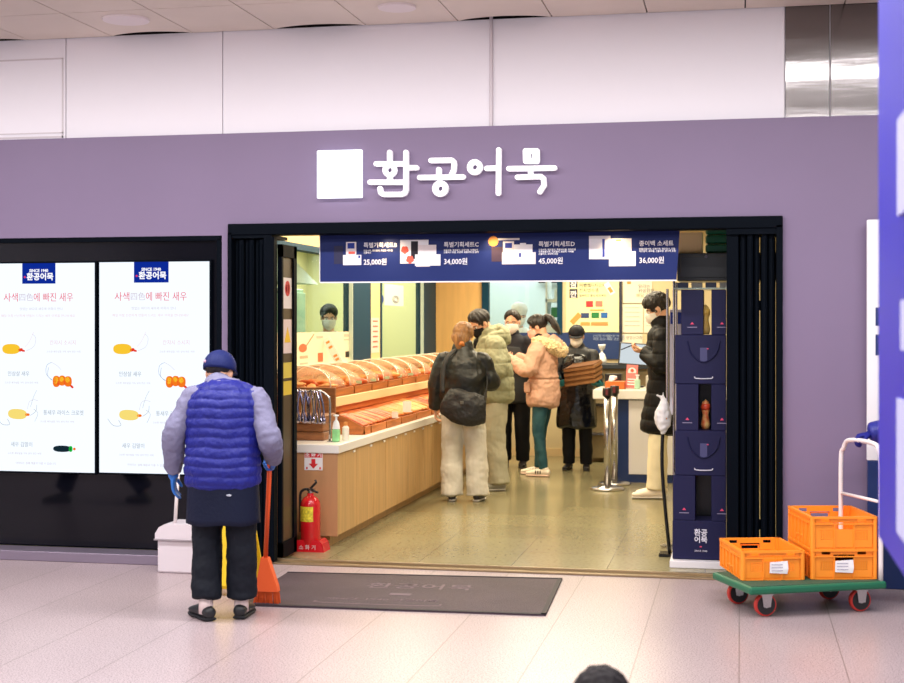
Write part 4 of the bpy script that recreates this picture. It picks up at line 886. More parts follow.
# crates
Mcr = mat('crate_orange', (250, 146, 38), .42)
def crate(name, label, c, rz, W, Lg, Hh, labelpos=True, group='orange crates on the cart'):
    t = thing(name, label, 'crate', c, rz, group)
    b = MB(); th = .008; hw, hl = W/2, Lg/2; tp = .012
    def wall(axis, sgn):
        # wall made of a grid of bars so that the slots are real holes
        span = hw if axis == 'x' else hl; off = (hl if axis == 'x' else hw)
        def bx_(u0, u1, z0, z1, t0=0., t1=th):
            a0_, a1_ = off-t1, off-t0
            if axis == 'x': ya, yb_ = sorted((sgn*a0_, sgn*a1_)); b.box(u0, ya, z0, u1, yb_, z1)
            else: xa, xb_ = sorted((sgn*a0_, sgn*a1_)); b.box(xa, u0, z0, xb_, u1, z1)
        hz0, hz1 = Hh*.62, Hh*.82; hwid = .056
        bx_(-span, span, 0, Hh*.30); bx_(-span, span, Hh*(.93 if axis == 'x' else .90), Hh)
        # handle opening
        if axis == 'x':
            bx_(-span, -hwid, hz0, hz1); bx_(hwid, span, hz0, hz1); bx_(-span, -.118, hz1, Hh*.93); bx_(-.073, .073, hz1, Hh*.93); bx_(.118, span, hz1, Hh*.93)
            # perforated zones
            z = Hh*.30; rows = 5; zz = (hz0-z)/rows
            for r in range(rows):
                bx_(-span, span, z+r*zz+zz*.55, z+(r+1)*zz)
                u = -span; bx_(-span, -span+.045, z+r*zz, z+r*zz+zz*.55); bx_(span-.045, span, z+r*zz, z+r*zz+zz*.55); bx_(-.055, .055, z+r*zz, z+r*zz+zz*.55)
                for side in (-1, 1):
                    n = 7; x0 = .055; x1 = span-.045
                    for k in range(n+1):
                        uu = x0+(x1-x0)*k/n; w_ = (x1-x0)/n*.28; ua, ub = sorted((side*(uu-w_), side*(uu+w_))); bx_(ua, ub, z+r*zz, z+r*zz+zz*.55)
        else: bx_(-span, span, Hh*.30, Hh*.90)
        # rims and ribs
        bx_(-span-.0, span+.0, Hh-.012, Hh, -.010, 0); bx_(-span, span, Hh-.042, Hh-.036, -.008, 0); bx_(-span, span, 0.0, .006, -.004, 0)
        nr = 3 if axis == 'x' else 6
        for k in range(nr+1): uu = -span+.012+(2*span-.024)*k/nr; bx_(uu-.003, uu+.003, .004, Hh-.036, -.007, 0)
        if axis == 'y':
            bx_(-.06, .06, Hh*.25, Hh*.30, -.006, 0)
    for ax in ('x', 'y'):
        for s in (-1, 1): wall(ax, s)
    for sx in (-1, 1):
        for sy in (-1, 1): b.box(*(sorted((sx*hw, sx*(hw-.02)))[0], sorted((sy*hl, sy*(hl-.02)))[0], 0, sorted((sx*hw, sx*(hw-.02)))[1], sorted((sy*hl, sy*(hl-.02)))[1], Hh))
    for sx in (-1, 1):
        for sy in (-1, 1): b.tube([(sx*(hw-.004), sy*(hl-.004), .002), (sx*(hw-.004), sy*(hl-.004), Hh-.0005)], .013, 12, dome=0)
    b.box(-hw, -hl, .004, hw, hl, .012)
    b.build('crate_body', Mcr, t, world=False)
    if labelpos is not None:
        b = MB(); u = labelpos; pts = [(u-.05, -hl-.0085, Hh*.25), (u+.045, -hl-.0085, Hh*.22), (u+.05, -hl-.011, Hh*.4), (u+.046, -hl-.0085, Hh*.66), (u-.048, -hl-.0085, Hh*.62)]
        b.prism(pts, (0, -.001, 0)); lb = b.build('paper_label', Mw, t, world=False)
        b = MB()
        for k in range(3): b.box(u-.04, -hl-.0122, Hh*(.33+.1*k), u+.02, -hl-.011, Hh*(.345+.1*k))
        b.build('label_print', wl, lb, world=False)
    return t
def cpos(u, v, z): return (ctr.x+u*math.cos(ca)-v*math.sin(ca), ctr.y+u*math.sin(ca)+v*math.cos(ca), z)
r1 = math.radians(15)
def from_corner(px, py, W, Lg, rz, z):
    q = F(px, py, z); return (q.x+W/2*math.cos(rz)-Lg/2*math.sin(rz), q.y+W/2*math.sin(rz)+Lg/2*math.cos(rz), z)
crate('orange_crate', 'open orange crate alone at the left end of the green cart', from_corner(742.5, 580.5, .325, .45, r1, .169), r1, .325, .45, .155, .03)
r2 = math.radians(13)
c2 = from_corner(812, 579.5, .34, .45, r2, .169)
crate('orange_crate', 'lower orange crate of the stack of two, white paper label on its front', c2, r2, .34, .45, .16, .0)
crate('orange_crate', 'upper orange crate of the stack of two, empty and open', (c2[0], c2[1], .169+.157), r2, .34, .45, .175, None)

# ================================================================== FLOOR MAT, CLEANING GEAR
t = thing('entrance_mat', 'dark grey rubber mat with a worn emblem before the entrance', 'mat', (-1.85, -.75, 0))
c0, c1, c2_, c3 = V((-2.70, -.30, 0)), V((-2.665, -1.30, 0)), V((-.99, -1.235, 0)), V((-1.035, -.175, 0))
def mp(u, v, z=.009): return c0.lerp(c3, u).lerp(c1.lerp(c2_, u), v)+V((0, 0, z))
b = MB(); b.prism([mp(u, v, 0) for u, v in ((0, 0), (0, 1), (1, 1), (1, 0))], (0, 0, .008)); b.build('rubber_sheet', mat('mat_grey', (70, 57, 65), .6, var=.12, scale=3, bump=.3, bscale=120), t)
b = MB()
for (u0, v0, u1, v1) in ((0, .97, 1, 1), (0, 0, 1, .02), (.985, 0, 1, 1)): b.prism([mp(u0, v0), mp(u0, v1), mp(u1, v1), mp(u1, v0)], (0, 0, .002))
b.build('border', mat('mat_edge', (48, 44, 50), .6), t)
Mml = mat('mat_mark', (112, 96, 102), .7)
mrot = (0, 0, math.radians(3.5))
text('환공어묵', .17, Mml, t, mp(.53, .42), rot=mrot, align='CENTER', name='mat_lettering', bold=.002, extrude=.0003)
text('EVERYDAY FISH CAKE', .055, Mml, t, mp(.5, .74), rot=mrot, align='CENTER', name='mat_lettering', extrude=.0003) if 0 else None
b = MB(); q = mp(.49, .60, .0092); b.box(q.x-.06, q.y-.03, q.z, q.x+.06, q.y+.03, q.z+.0006); b.tube([mp(.24, .83, .0092), mp(.27, .88, .0092), mp(.62, .885, .0092), mp(.65, .84, .0092)], [(.008, .001)]*4, 8, sub=3, lat=(0, 1, 0)); b.build('mat_emblem', Mml, t)
text('SINCE 1940 환공어묵', .07, Mml, t, mp(.45, .78), rot=mrot, align='CENTER', name='mat_lettering', extrude=.0003)

t = thing('lobby_dustpan', 'grey white upright dustpan bin with a long white handle', 'dustpan', (-3.34, -.38, 0))
Mdp = mat('dustpan_grey', (216, 206, 212), .4)
b = MB(); pr = [(0, 0), (.24, 0), (.25, .22), (.235, .27), (.20, .295), (.06, .295), (.015, .26), (-.005, .20)]
b = MB(); b.box(-3.49, -.44, .0, -3.235, -.25, .205, .012, seg=2); b.build('bin', Mdp, t)
b = MB(); b.prism([(-3.50, -.45, .205), (-3.50, -.45, .24), (-3.475, -.45, .28), (-3.435, -.45, .30), (-3.29, -.45, .30), (-3.25, -.45, .28), (-3.225, -.45, .24), (-3.225, -.45, .205)], (0, .22, 0)); b.build('bin_hood', Mdp, t)
b = MB(); b.box(-3.505, -.457, .2, -3.22, -.45, .21, .001); b.build('seam', mat('seam_grey', (160, 150, 156), .5), t)
b = MB(); b.tube([(-3.39, -.40, .29), (-3.38, -.40, .45), (-3.365, -.40, .68)], .011, 12); b.build('handle', mat('handle_white', (232, 222, 222)), t, smooth=True)
b = MB(); b.tube([(-3.365, -.40, .67), (-3.362, -.40, .73)], .016, 12); b.box(-3.39, -.42, .73, -3.30, -.38, .76, .004); b.tube([(-3.385, -.40, .69), (-3.345, -.42, .66), (-3.31, -.40, .69)], .005, 6, sub=3); b.build('handle_grip', mat('grip_dark', (26, 50, 50), .5), t)

t = thing('broom', 'orange broom with a long handle held by the cleaner', 'broom', (-2.55, -1.2, 0))
Mor = mat('broom_orange', (232, 84, 30), .4)
ba = P(270, 456, -1.36); bb_ = P(265.5, 560, -1.22); dx = bb_.x+2.62
b = MB(); b.tube([ba, ba.lerp(bb_, .5), bb_], [.0135, .0125, .0125], 12); b.build('handle', Mor, t, smooth=True)
b = MB(); b.prism([(-2.64+dx, -1.24, bb_.z+.015), (-2.603+dx, -1.24, bb_.z+.015), (-2.55+dx, -1.24, .10), (-2.545+dx, -1.24, .07), (-2.675+dx, -1.24, .07), (-2.665+dx, -1.24, .12)], (0, .045, 0)); b.build('broom_head', mat('broom_head', (240, 100, 50), .4), t)
b = MB()
for i in range(22):
    for j in range(3):
        x = -2.670+dx+i*.0057; y = -1.234+j*.016; b.tube([(x, y, .08), (x+(i-11)*.0012+random.uniform(-.003, .003), y+random.uniform(-.006, .004), .002)], .0028, 5, dome=0)
b.build('bristles', mat('bristle_orange', (206, 84, 40), .6), t, kind='stuff')

t = thing('caution_stand', 'yellow folding wet floor stand half hidden behind the cleaner', 'warning sign', (-2.78, -1.0, 0))
My = mat('caution_yellow', (240, 200, 30), .4)
def leaf(y0, y1, nm):
    b = MB(); b.prism([(-2.935, y0, .0), (-2.88, y0, .0), (-2.86, y0*.9+y1*.1, .06), (-2.72, y0*.9+y1*.1, .06), (-2.70, y0, 0), (-2.645, y0, 0), (-2.71, y1, .58), (-2.87, y1, .58)], (0, .012, 0)); return b.build(nm, My, t)
leaf(-1.08, -.98, 'front_leaf'); leaf(-.86, -.96, 'rear_leaf')
b = MB(); b.box(-2.80, -1.052, .33, -2.72, -1.048, .345); b.box(-2.79, -1.06, .25, -2.74, -1.052, .26); b.build('printing', mat('black_plastic', (22, 22, 26), .4), t)
# ceiling downlights outside
for px, py, r, lab in ((126, 19, .145, 'flush round white ceiling light, larger one at the left'), (397, 6.5, .115, 'flush round white ceiling light, smaller one above the sign')):
    q = F(px, py, 3.394); t = thing('ceiling_light', lab, 'ceiling light', tuple(q), 0, 'round ceiling lights')
    b = MB(); b.lathe([(r*.82, .0), (r, .0), (r*.97, -.012), (r*.84, -.012)], tuple(q), 32); b.build('trim_ring', mat('lamp_ring', (232, 220, 220), .4), t, smooth=False)
    b = MB(); b.lathe([(0, -.006), (r*.84, -.006), (r*.84, -.003), (0, -.003)], tuple(q), 32); b.build('diffuser', mat('lamp_face', (235, 215, 215), .4, emit=(255, 225, 215), es=.25), t)
# ================================================================== PEOPLE
Mskin = mat('skin', (226, 172, 140), .5, var=.05, scale=30)
Mhair = mat('hair_black', (30, 22, 22), .45, bump=.3, bscale=90, stretch=(1, 1, .2))
Mhair2 = mat('hair_brown', (156, 112, 66), .45, bump=.3, bscale=90, stretch=(1, 1, .2), col2=(112, 74, 42), scale=30)
Mmaskw = mat('mask_white', (238, 234, 228), .6)
Mblack = mat('cloth_black', (14, 14, 19), .65, bump=.15, bscale=200)
def nz(fr, am, st=(1, 1, 1)): return lambda c, n: noise.noise(V((c.x*fr*st[0], c.y*fr*st[1], c.z*fr*st[2])))*am
class Person:
    def __init__(s, label, loc, rz, h=1.65, bend=0., head=(0., 0., 0.), hoff=(0, 0, 0), arms=None, legs=None, shw=.11, shz=.788, group=None, seated=False):
        s.h = h; s.t = thing('person', label, 'person', loc, rz, group); s.bend = math.radians(bend); s.legs = legs or {}
        s.piv = V((0, 0, .53*h))
        s.Rb = Matrix.Rotation(-s.bend, 4, 'X')
        f = 1.0
        s.hc = s.B((0, .012, .925)) + V(hoff)                      # head centre
        yaw, pitch, roll = [math.radians(a) for a in head]
        s.HM = Matrix.Translation(s.hc) @ Matrix.Rotation(yaw, 4, 'Z') @ Matrix.Rotation(-pitch, 4, 'X') @ Matrix.Rotation(roll, 4, 'Y') @ Matrix.Scale(h*.130/.225, 4)
        s.sh = {1: s.B((shw, 0, shz)), -1: s.B((-shw, 0, shz))}; s.shz = shz
        a = arms or {}
        s.el = {}; s.wr = {}
        for k in (1, -1):
            el, wr = a.get(k, ((k*.15, -.01, .635), (k*.155, .03, .49)))
            s.el[k] = V(el)*h; s.wr[k] = V(wr)*h
        lg = s.legs
        s.hip = {k: V((k*.052*h, 0, .50*h)) for k in (1, -1)}
        s.kn = {k: V(lg.get(('k', k), (k*.058, .012, .28)))*h for k in (1, -1)}
        s.an = {k: V(lg.get(('a', k), (k*.06, -.012, .045)))*h for k in (1, -1)}
        s.ty = {k: math.radians(lg.get(('t', k), k*-8)) for k in (1, -1)}
        s.hands = {}
    def B(s, p):
        p = V(p)*s.h
        return p if p.z < s.piv.z else s.piv + s.Rb @ (p-s.piv)
    def spine(s, lst):
        """list of (z, y, rx, ry) in body heights -> points and radii"""
        return [s.B((0, y, z)) for z, y, rx, ry in lst], [(rx*s.h, ry*s.h) for z, y, rx, ry in lst]
    def hand_prims(s, bm, k, F_, N_, curl=25, sc=1., spread=.0, puff=0.):
        W = s.wr[k]; F_ = V(F_).normalized(); N_ = (V(N_)-F_*V(N_).dot(F_)).normalized(); S_ = F_.cross(N_).normalized()
        u = s.h/1.7*sc*.95
        side = 1 if k > 0 else -1
        T_ = S_*side*-1 if False else S_*side
        etube(bm, [W-F_*.03*u, W+F_*.01*u, W+F_*.045*u, W+F_*.082*u], [((.026+puff)*u, (.02+puff)*u), ((.028+puff)*u, (.017+puff)*u), ((.037+puff)*u, (.015+puff)*u), ((.036+puff)*u, (.012+puff)*u)], 14, 3, .6, S_)
        L4 = (.066, .078, .072, .056)
        for i in range(4):
            off = (1.5-i)*.0185*u
            p = W+F_*(.080-.003*abs(i-1.3))*u+T_*off; d = (F_+T_*(1.5-i)*(.05+spread)).normalized(); pts = [p-F_*.02*u, p]; a = 0
            for seg_ in (.42, .33, .25):
                a += math.radians(curl*(1.0 if seg_ > .4 else 1.1)); dd = (d*math.cos(a)+N_*math.sin(a)); p = p+dd*L4[i]*seg_*u; pts.append(p)
            etube(bm, pts, [(.0088+puff)*u, (.0092+puff)*u, (.0085+puff)*u, (.008+puff)*u, (.0068+puff)*u], 10, 3, 1.)
        p = W+F_*.022*u+T_*.026*u; pts = [p-T_*.01*u, p]
        for d, l in ((F_*.55+T_*.8+N_*.25, .034), (F_*.8+T_*.45+N_*.4, .03), (F_*.85+T_*.1+N_*.5, .024)): p = p+d.normalized()*l*u; pts.append(p)
        etube(bm, pts, [(.012+puff)*u, (.0125+puff)*u, (.0105+puff)*u, (.0095+puff)*u, (.0075+puff)*u], 10, 3, 1.)
    def body(s, hands, vox=.0062, mat_=None):
        h = s.h; bm = bmesh.new()
        p, r = s.spine([(.47, 0, .088, .062), (.53, 0, .098, .07), (.60, .0, .086, .06), (.66, .0, .086, .062), (.74, .003, .098, .066), (s.shz-.01, 0, .088, .054), (s.shz+.03, 0, .052, .04)]); etube(bm, p, r, 24, 4, .6, (1, 0, 0))
        nk = s.B((0, -.004, s.shz+.015)); etube(bm, [nk, nk.lerp(s.HM @ V((0, -.03, -.05)), .6), s.HM @ V((0, -.025, -.03))], [.037*h, .034*h, .034*h], 16, 3, .5)
        for k in (1, -1):
            etube(bm, [s.B((k*.05, 0, s.shz-.01)), s.sh[k], s.sh[k].lerp(s.el[k], .35), s.el[k], s.el[k].lerp(s.wr[k], .3), s.wr[k]], [.027*h, .029*h, .027*h, .023*h, .024*h, .0155*h], 14, 3, .8)
            etube(bm, [s.hip[k], s.hip[k].lerp(s.kn[k], .4), s.kn[k], s.kn[k].lerp(s.an[k], .3), s.an[k]], [.05*h, .041*h, .027*h, .027*h, .018*h], 16, 3, .8)
            R = Matrix.Rotation(s.ty[k], 3, 'Z'); A = s.an[k]; zf = .022*h
            etube(bm, [A+R@V((0, -.028*h, 0))+V((0, 0, zf-A.z)), A+R@V((0, .02*h, 0))+V((0, 0, zf-A.z+.004)), A+R@V((0, .055*h, 0))+V((0, 0, zf-A.z-.003)), A+R@V((0, .078*h, 0))+V((0, 0, zf-A.z-.006))], [(.014*h, .013*h), (.016*h, .014*h), (.018*h, .009*h), (.014*h, .007*h)], 14, 3, .6, (1, 0, 0))
            etube(bm, [A, A+V((0, 0, zf-A.z))], [.017*h, .015*h], 12)
            if k in hands: s.hand_prims(bm, k, *hands[k])
        hb = MB(); hb.b.free(); hb.b = bm; M = s.HM
        hb.ell((0, -.01, .025), (.074, .092, .085), M, 24); hb.ell((0, .02, -.035), (.060, .066, .078), M, 24); hb.ell((0, .052, -.088), (.027, .026, .024), M, 12)
        T = lambda pts: [M @ V(q) for q in pts]; sc = M.to_scale().x
        etube(bm, T([(0, .076, .012), (0, .09, -.012), (0, .102, -.03)]), [.009*sc, .011*sc, .015*sc], 10, 2, .8); hb.ell((.013, .088, -.033), (.009, .01, .008), M, 8); hb.ell((-.013, .088, -.033), (.009, .01, .008), M, 8)
        etube(bm, T([(-.05, .06, .022), (0, .083, .022), (.05, .06, .022)]), [.009*sc]*3, 8, 3, 1.)
        for k in (1, -1): hb.ell((k*.078, -.008, -.008), (.010, .019, .031), M, 12); hb.ell((k*.04, .052, -.03), (.024, .022, .022), M, 12)
        hb.ell((0, .083, -.060), (.023, .010, .006), M, 10); hb.ell((0, .081, -.068), (.019, .010, .006), M, 10)
        o = link('body', remesh(bm, vox, 2, name='body'), mat_ or Mskin, s.t, world=False)
        for k in (1, -1):
            e = MB(); e.ell((k*.031, .073, .003), (.0145, .012, .009), M, 12); eo = e.build('eye', mat('eye_white', (235, 230, 225), .2), s.t, world=False, smooth=True)
            e = MB(); e.ell((k*.031, .082, .002), (.0075, .005, .0078), M, 10); e.build('iris', mat('iris_dark', (30, 20, 16), .15), eo, world=False, smooth=True)
            e = MB(); e.tube(T([(k*.016, .086, .021), (k*.034, .083, .026), (k*.05, .07, .02)]), [.0028*sc, .0036*sc, .002*sc], 8, 3, 1.); e.build('eyebrow', Mhair, s.t, world=False)
        e = MB(); e.ell((0, .0865, -.0605), (.020, .008, .004), M, 10); e.ell((0, .085, -.068), (.016, .008, .0045), M, 10); e.build('lips', mat('lips', (196, 110, 100), .4), s.t, world=False, smooth=True)
        return o
    def hpt(s, phi, th, r=(.082, .100, .094), c=(0, -.008, .028)):
        a, b_ = math.radians(phi), math.radians(th)
        return V((c[0]+r[0]*math.sin(b_)*math.sin(a), c[1]+r[1]*math.sin(b_)*math.cos(a), c[2]+r[2]*math.cos(b_)))
    def hair(s, m, ends, n=44, vox=.0055, extra=None, rt=.0135, jit=5, vol=1., name='hair', disp=.003):
        """ends: list of (|azimuth|, end polar angle) hairline table"""
        bm = bmesh.new(); M = s.HM; sc = M.to_scale().x
        hb = MB(); hb.b.free(); hb.b = bm; hb.ell((0, -.018, .034), (.079*vol, .090*vol, .083*vol), M, 24)
        rnd = random.Random(11)
        def endth(a):
            a = abs(a)
            for (a0, e0), (a1, e1) in zip(ends, ends[1:]):
                if a0 <= a <= a1: return e0+(e1-e0)*(a-a0)/(a1-a0)
            return ends[-1][1]
        for i in range(n):
            ph = -180+360*i/n+rnd.uniform(-3, 3); te = endth(ph)+rnd.uniform(-jit, jit); pts = []; N = 6
            for j in range(N+1):
                t_ = j/N; th = 8+(te-8)*t_; q = s.hpt(ph+(1-t_)*10*math.sin(i), th, tuple(x*vol*(1+.03*math.sin(i*2.3)) for x in (.082, .100, .094)))
                pts.append(M @ q)
            etube(bm, pts, [rt*sc, rt*sc*1.1, rt*sc*1.1, rt*sc*1.05, rt*sc, rt*sc*.8, rt*sc*.35], 8, 0, .8)
        if extra: extra(bm, M, sc)
        return link(name, remesh(bm, vox, 1, lambda c, n_: noise.noise(V((c.x*90, c.y*90, c.z*18)))*disp, name='hair'), m, s.t, world=False)
    def mask(s, m, low=False):
        M = s.HM; g = []; nu, nv = 20, 12; b = MB()
        for j in range(nv+1):
            row = []
            for i in range(nu+1):
                ph = -82+164*i/nu; t_ = j/nv
                edge = abs(ph)/82
                zt = .004-.028*edge**1.5-(.03 if low else 0); zb = -.118+.055*edge**1.6
                z = zt+(zb-zt)*t_
                bul = .014*math.sin(math.pi*min(1, t_*1.05))*(1-edge**2)
                a = math.radians(ph); rx, ry = .069+bul*.3, .083+bul+.014*max(0, 1-abs(ph)/22)*(1-t_*.6)
                fz = 1-max(0, (-z-.075))*5
                row.append(M @ V((rx*math.sin(a)*fz, .018+ry*math.cos(a)*fz, z)))
            g.append([b.b.verts.new(q) for q in row])
        for r0, r1 in zip(g, g[1:]):
            for i in range(nu): b._f([r0[i], r0[i+1], r1[i+1], r1[i]])
        o = b.build('face_mask', m, s.t, world=False, smooth=True); md = o.modifiers.new('s', 'SOLIDIFY'); md.thickness = .003; md.offset = 1
        e = MB(); sc = M.to_scale().x
        for k in (1, -1): e.tube([M @ V(q) for q in ((k*.069, .03, -.028), (k*.080, .0, .02), (k*.084, -.024, .0), (k*.080, -.015, -.04), (k*.069, .028, -.062))], .0016*sc, 6, 4)
        e.build('ear_loop', m, o, world=False)
    def top(s, m, rings, sleeve, vox=.007, disp=None, name='jacket', cuff=.0, sh=True, extra=None, upto=1., label=None, smooth=2):
        """rings: (z, y, rx, ry) in body heights from hem to neck; sleeve: radii at shoulder, mid, elbow, mid, wrist in body heights"""
        h = s.h; bm = bmesh.new(); p, r = s.spine(rings); etube(bm, p, r, 28, 4, .25, (1, 0, 0))
        if sleeve:
            for k in (1, -1):
                w_ = s.el[k].lerp(s.wr[k], upto)
                etube(bm, [s.B((k*.05, 0, s.shz-.01)), s.sh[k], s.sh[k].lerp(s.el[k], .5), s.el[k], s.el[k].lerp(w_, .5), w_], [q*h for q in ([sleeve[0]*.9]+list(sleeve))], 16, 4, .3)
        if extra: extra(bm)
        return link(name, remesh(bm, vox, smooth, disp, name=name), m, s.t, world=False, label=None) if False else s._lk(name, remesh(bm, vox, smooth, disp, name=name), m, label)
    def _lk(s, name, me, m, label=None, par=None):
        o = link(name, me, m, par or s.t, world=False)
        if label: o['label'] = label
        return o
    def trousers(s, m, radii, vox=.007, disp=None, top_=.60, name='trousers', bottom=.045, waist=(.095, .07), pel=(.102, .074)):
        h = s.h; bm = bmesh.new()
        p = [V((0, 0, z*h)) for z in (.475, .53, top_)]; etube(bm, p, [(pel[0]*h*.96, pel[1]*h), (pel[0]*h, pel[1]*h), (waist[0]*h, waist[1]*h)], 24, 4, .3, (1, 0, 0))
        for k in (1, -1):
            a = s.kn[k].lerp(s.an[k], 1.0); a = V((a.x, a.y, bottom*h))
            etube(bm, [s.hip[k]+V((0, 0, .02*h)), s.hip[k].lerp(s.kn[k], .5), s.kn[k], s.kn[k].lerp(a, .5), a], [q*h for q in radii], 18, 4, .15)
        return s._lk(name, remesh(bm, vox, 2, disp, name=name), m)
    def shoes(s, m, sole=None, sz=1., low=.0, chunky=1.):
        h = s.h
        for k in (1, -1):
            R = Matrix.Rotation(s.ty[k], 3, 'Z'); A = s.an[k].copy(); A.z = 0; u = h/1.65*sz
            pt = lambda y, z: A+R@V((0, y*u, z*u))
            bm = bmesh.new()
            etube(bm, [pt(-.045, .042), pt(0, .046), pt(.06, .042), pt(.12, .034), pt(.165, .030)], [(.033*u, .032*u), (.036*u, .036*u), (.041*u, .032*u), (.043*u, .024*u), (.032*u, .016*u)], 16, 3, .7, R@V((1, 0, 0)))
            if not low: etube(bm, [pt(-.012, .04), pt(-.016, .085)], [.036*u, .034*u], 16, 0, .3)
            for v in bm.verts: v.co.z = max(v.co.z, .012)
            o = s._lk('shoe', remesh(bm, .005, 2, name='shoe'), m)
            bm = bmesh.new(); etube(bm, [pt(-.05, .011), pt(0, .011), (pt(.06, .011)), pt(.125, .011), pt(.17, .012)], [(.034*u, .011), (.037*u, .011), (.041*u, .011), (.045*u*chunky, .011), (.032*u, .010)], 16, 3, .8, R@V((1, 0, 0)))
            for v in bm.verts: v.co.z = max(v.co.z, 0.001)
            me = bpy.data.meshes.new('sole'); bm.to_mesh(me); bm.free(); s._lk('sole', me, sole or m, None, o)
    def gloves(s, m, hands, vox=.004):
        for k, a in hands.items():
            bm = bmesh.new(); s.hand_prims(bm, k, *a, **{'puff': .0022})
            d = V(a[0]).normalized()
            etube(bm, [s.wr[k]-d*.05*s.h/1.6, s.wr[k]], [.021*s.h, .019*s.h], 12)
            s._lk('glove', remesh(bm, vox, 1, name='glove'), m)
    def cap(s, m, brim=True, low=0.):
        M = s.HM; b = MB(); g = []; nu, nv = 36, 10
        for j in range(nv+1):
            th = 2+ (86+low)*j/nv; row = []
            for i in range(nu):
                ph = 360*i/nu; q = s.hpt(ph, th, (.099, .117, .106), (0, -.008, .032)); row.append(b.b.verts.new(M @ q))
            g.append(row)
        for r0, r1 in zip(g, g[1:]):
            for i in range(nu): b._f([r0[i], r0[(i+1) % nu], r1[(i+1) % nu], r1[i]])
        b._f(g[0]); o = b.build('cap', m, s.t, world=False, smooth=True); md = o.modifiers.new('s', 'SOLIDIFY'); md.thickness = .006
        if brim:
            b = MB(); rows = []
            for j in range(5):
                row = []
                for i in range(13):
                    a = math.radians(-62+124*i/12); e = j/4
                    x = (.098+.0*e)*math.sin(a); y = -.008+.115*math.cos(a)+e*.065*math.cos(a)**1.2; z = .030-.012*e*1.2-.010*(math.sin(a)**2)+.004
                    row.append(b.b.verts.new(M @ V((x, y, z))))
                rows.append(row)
            for r0, r1 in zip(rows, rows[1:]):
                for i in range(12): b._f([r0[i], r0[i+1], r1[i+1], r1[i]])
            bo = b.build('brim', m, o, world=False, smooth=True); md = bo.modifiers.new('s', 'SOLIDIFY'); md.thickness = .004
        return o
    def W(s, p):
        return Matrix.Translation(s.t.location) @ s.t.rotation_euler.to_matrix().to_4x4() @ V(p)
    def loc(s, p):
        return (Matrix.Translation(s.t.location) @ s.t.rotation_euler.to_matrix().to_4x4()).inverted() @ V(p)

SHORT = [(0, 52), (40, 62), (62, 84), (90, 96), (120, 112), (180, 124)]

# ---------- 1 cleaner, seen from behind
h = 1.50
pt_ = V((-2.618, -1.62, 0))
c = Person('stooping cleaner in a blue quilted vest and navy cap sweeping outside the shop', tuple(pt_), math.radians(4), h, bend=7, head=(-6, 14, 0), hoff=(-.068, .085, -.118), shw=.114, shz=.765,
    arms={-1: ((-.178, -.01, .63), (-.192, .05, .485)), 1: ((.182, -.005, .62), (.168, .12, .505))},
    legs={('k', -1): (-.058, .012, .28), ('a', -1): (-.048, -.03, .045), ('k', 1): (.064, .012, .28), ('a', 1): (.062, .02, .045), ('t', -1): 40, ('t', 1): 2})
c.wr[1] = c.loc(ba.lerp(bb_, .09)+V((.04, -.045, .03))); c.el[1] = V((.172, -.02, .62))*h; c.el[-1] = V((-.170, -.01, .63))*h
HB = {-1: ((.0, .12, -1), (1, .1, .0), 14, 1.0), 1: ((-.35, .75, -.35), (-.75, -.4, .0), 58, 1.)}
c.body(HB)
c.hair(Mhair, SHORT, vol=.95)
def shirtx(bm):
    a_, b_ = c.B((0, 0, .775)), c.HM @ V((0, -.035, -.075)); etube(bm, [a_, a_.lerp(b_, .5), b_], [(.075*h, .06*h), (.052*h, .05*h), (.046*h, .046*h)], 20, 3, .2, (1, 0, 0))
c.top(mat('shirt_grey', (122, 120, 148), .7, bump=.2, bscale=40), [(.50, 0, .105, .078), (.60, 0, .108, .078), (.72, 0, .115, .08), (.77, 0, .104, .07), (.81, .0, .066, .05)], (.036, .039, .041, .038, .030), name='shirt', upto=.90, extra=shirtx,
    disp=lambda co, n: .007*noise.noise(V((co.x*9, co.y*9, co.z*22)))+.004*noise.noise(co*45))
band = lambda co: abs(math.sin(math.pi*(co.z-.006*noise.noise(co*9)*1.6)/.0495))
def vestx(bm):
    for k in (1, -1): etube(bm, [c.B((k*.04, 0, .775)), c.B((k*.105, 0, .748))], [(.045*h, .048*h), (.036*h, .05*h)], 16, 3, .4, (0, 1, 0))
c.top(mat('vest_blue', (26, 32, 122), .45, spec=.3, bump=.25, bscale=45), [(.462, 0, .134, .104), (.52, 0, .136, .105), (.60, 0, .132, .10), (.68, 0, .136, .10), (.74, 0, .133, .095), (.775, 0, .110, .08), (.812, .004, .062, .056)], None, name='vest', vox=.006, extra=vestx, smooth=1,
    disp=lambda co, n: .008*(band(co)**.6-1)+.006*noise.noise(V((co.x*20, co.y*20, co.z*9)))+.002*noise.noise(co*60))
c.trousers(mat('trousers_black', (18, 22, 32), .7, bump=.2, bscale=30), (.062, .059, .053, .052, .052), disp=lambda co, n: .008*noise.noise(V((co.x*9, co.y*9, co.z*14)))+.003*noise.noise(co*40), bottom=.075, pel=(.118, .085), waist=(.12, .088))
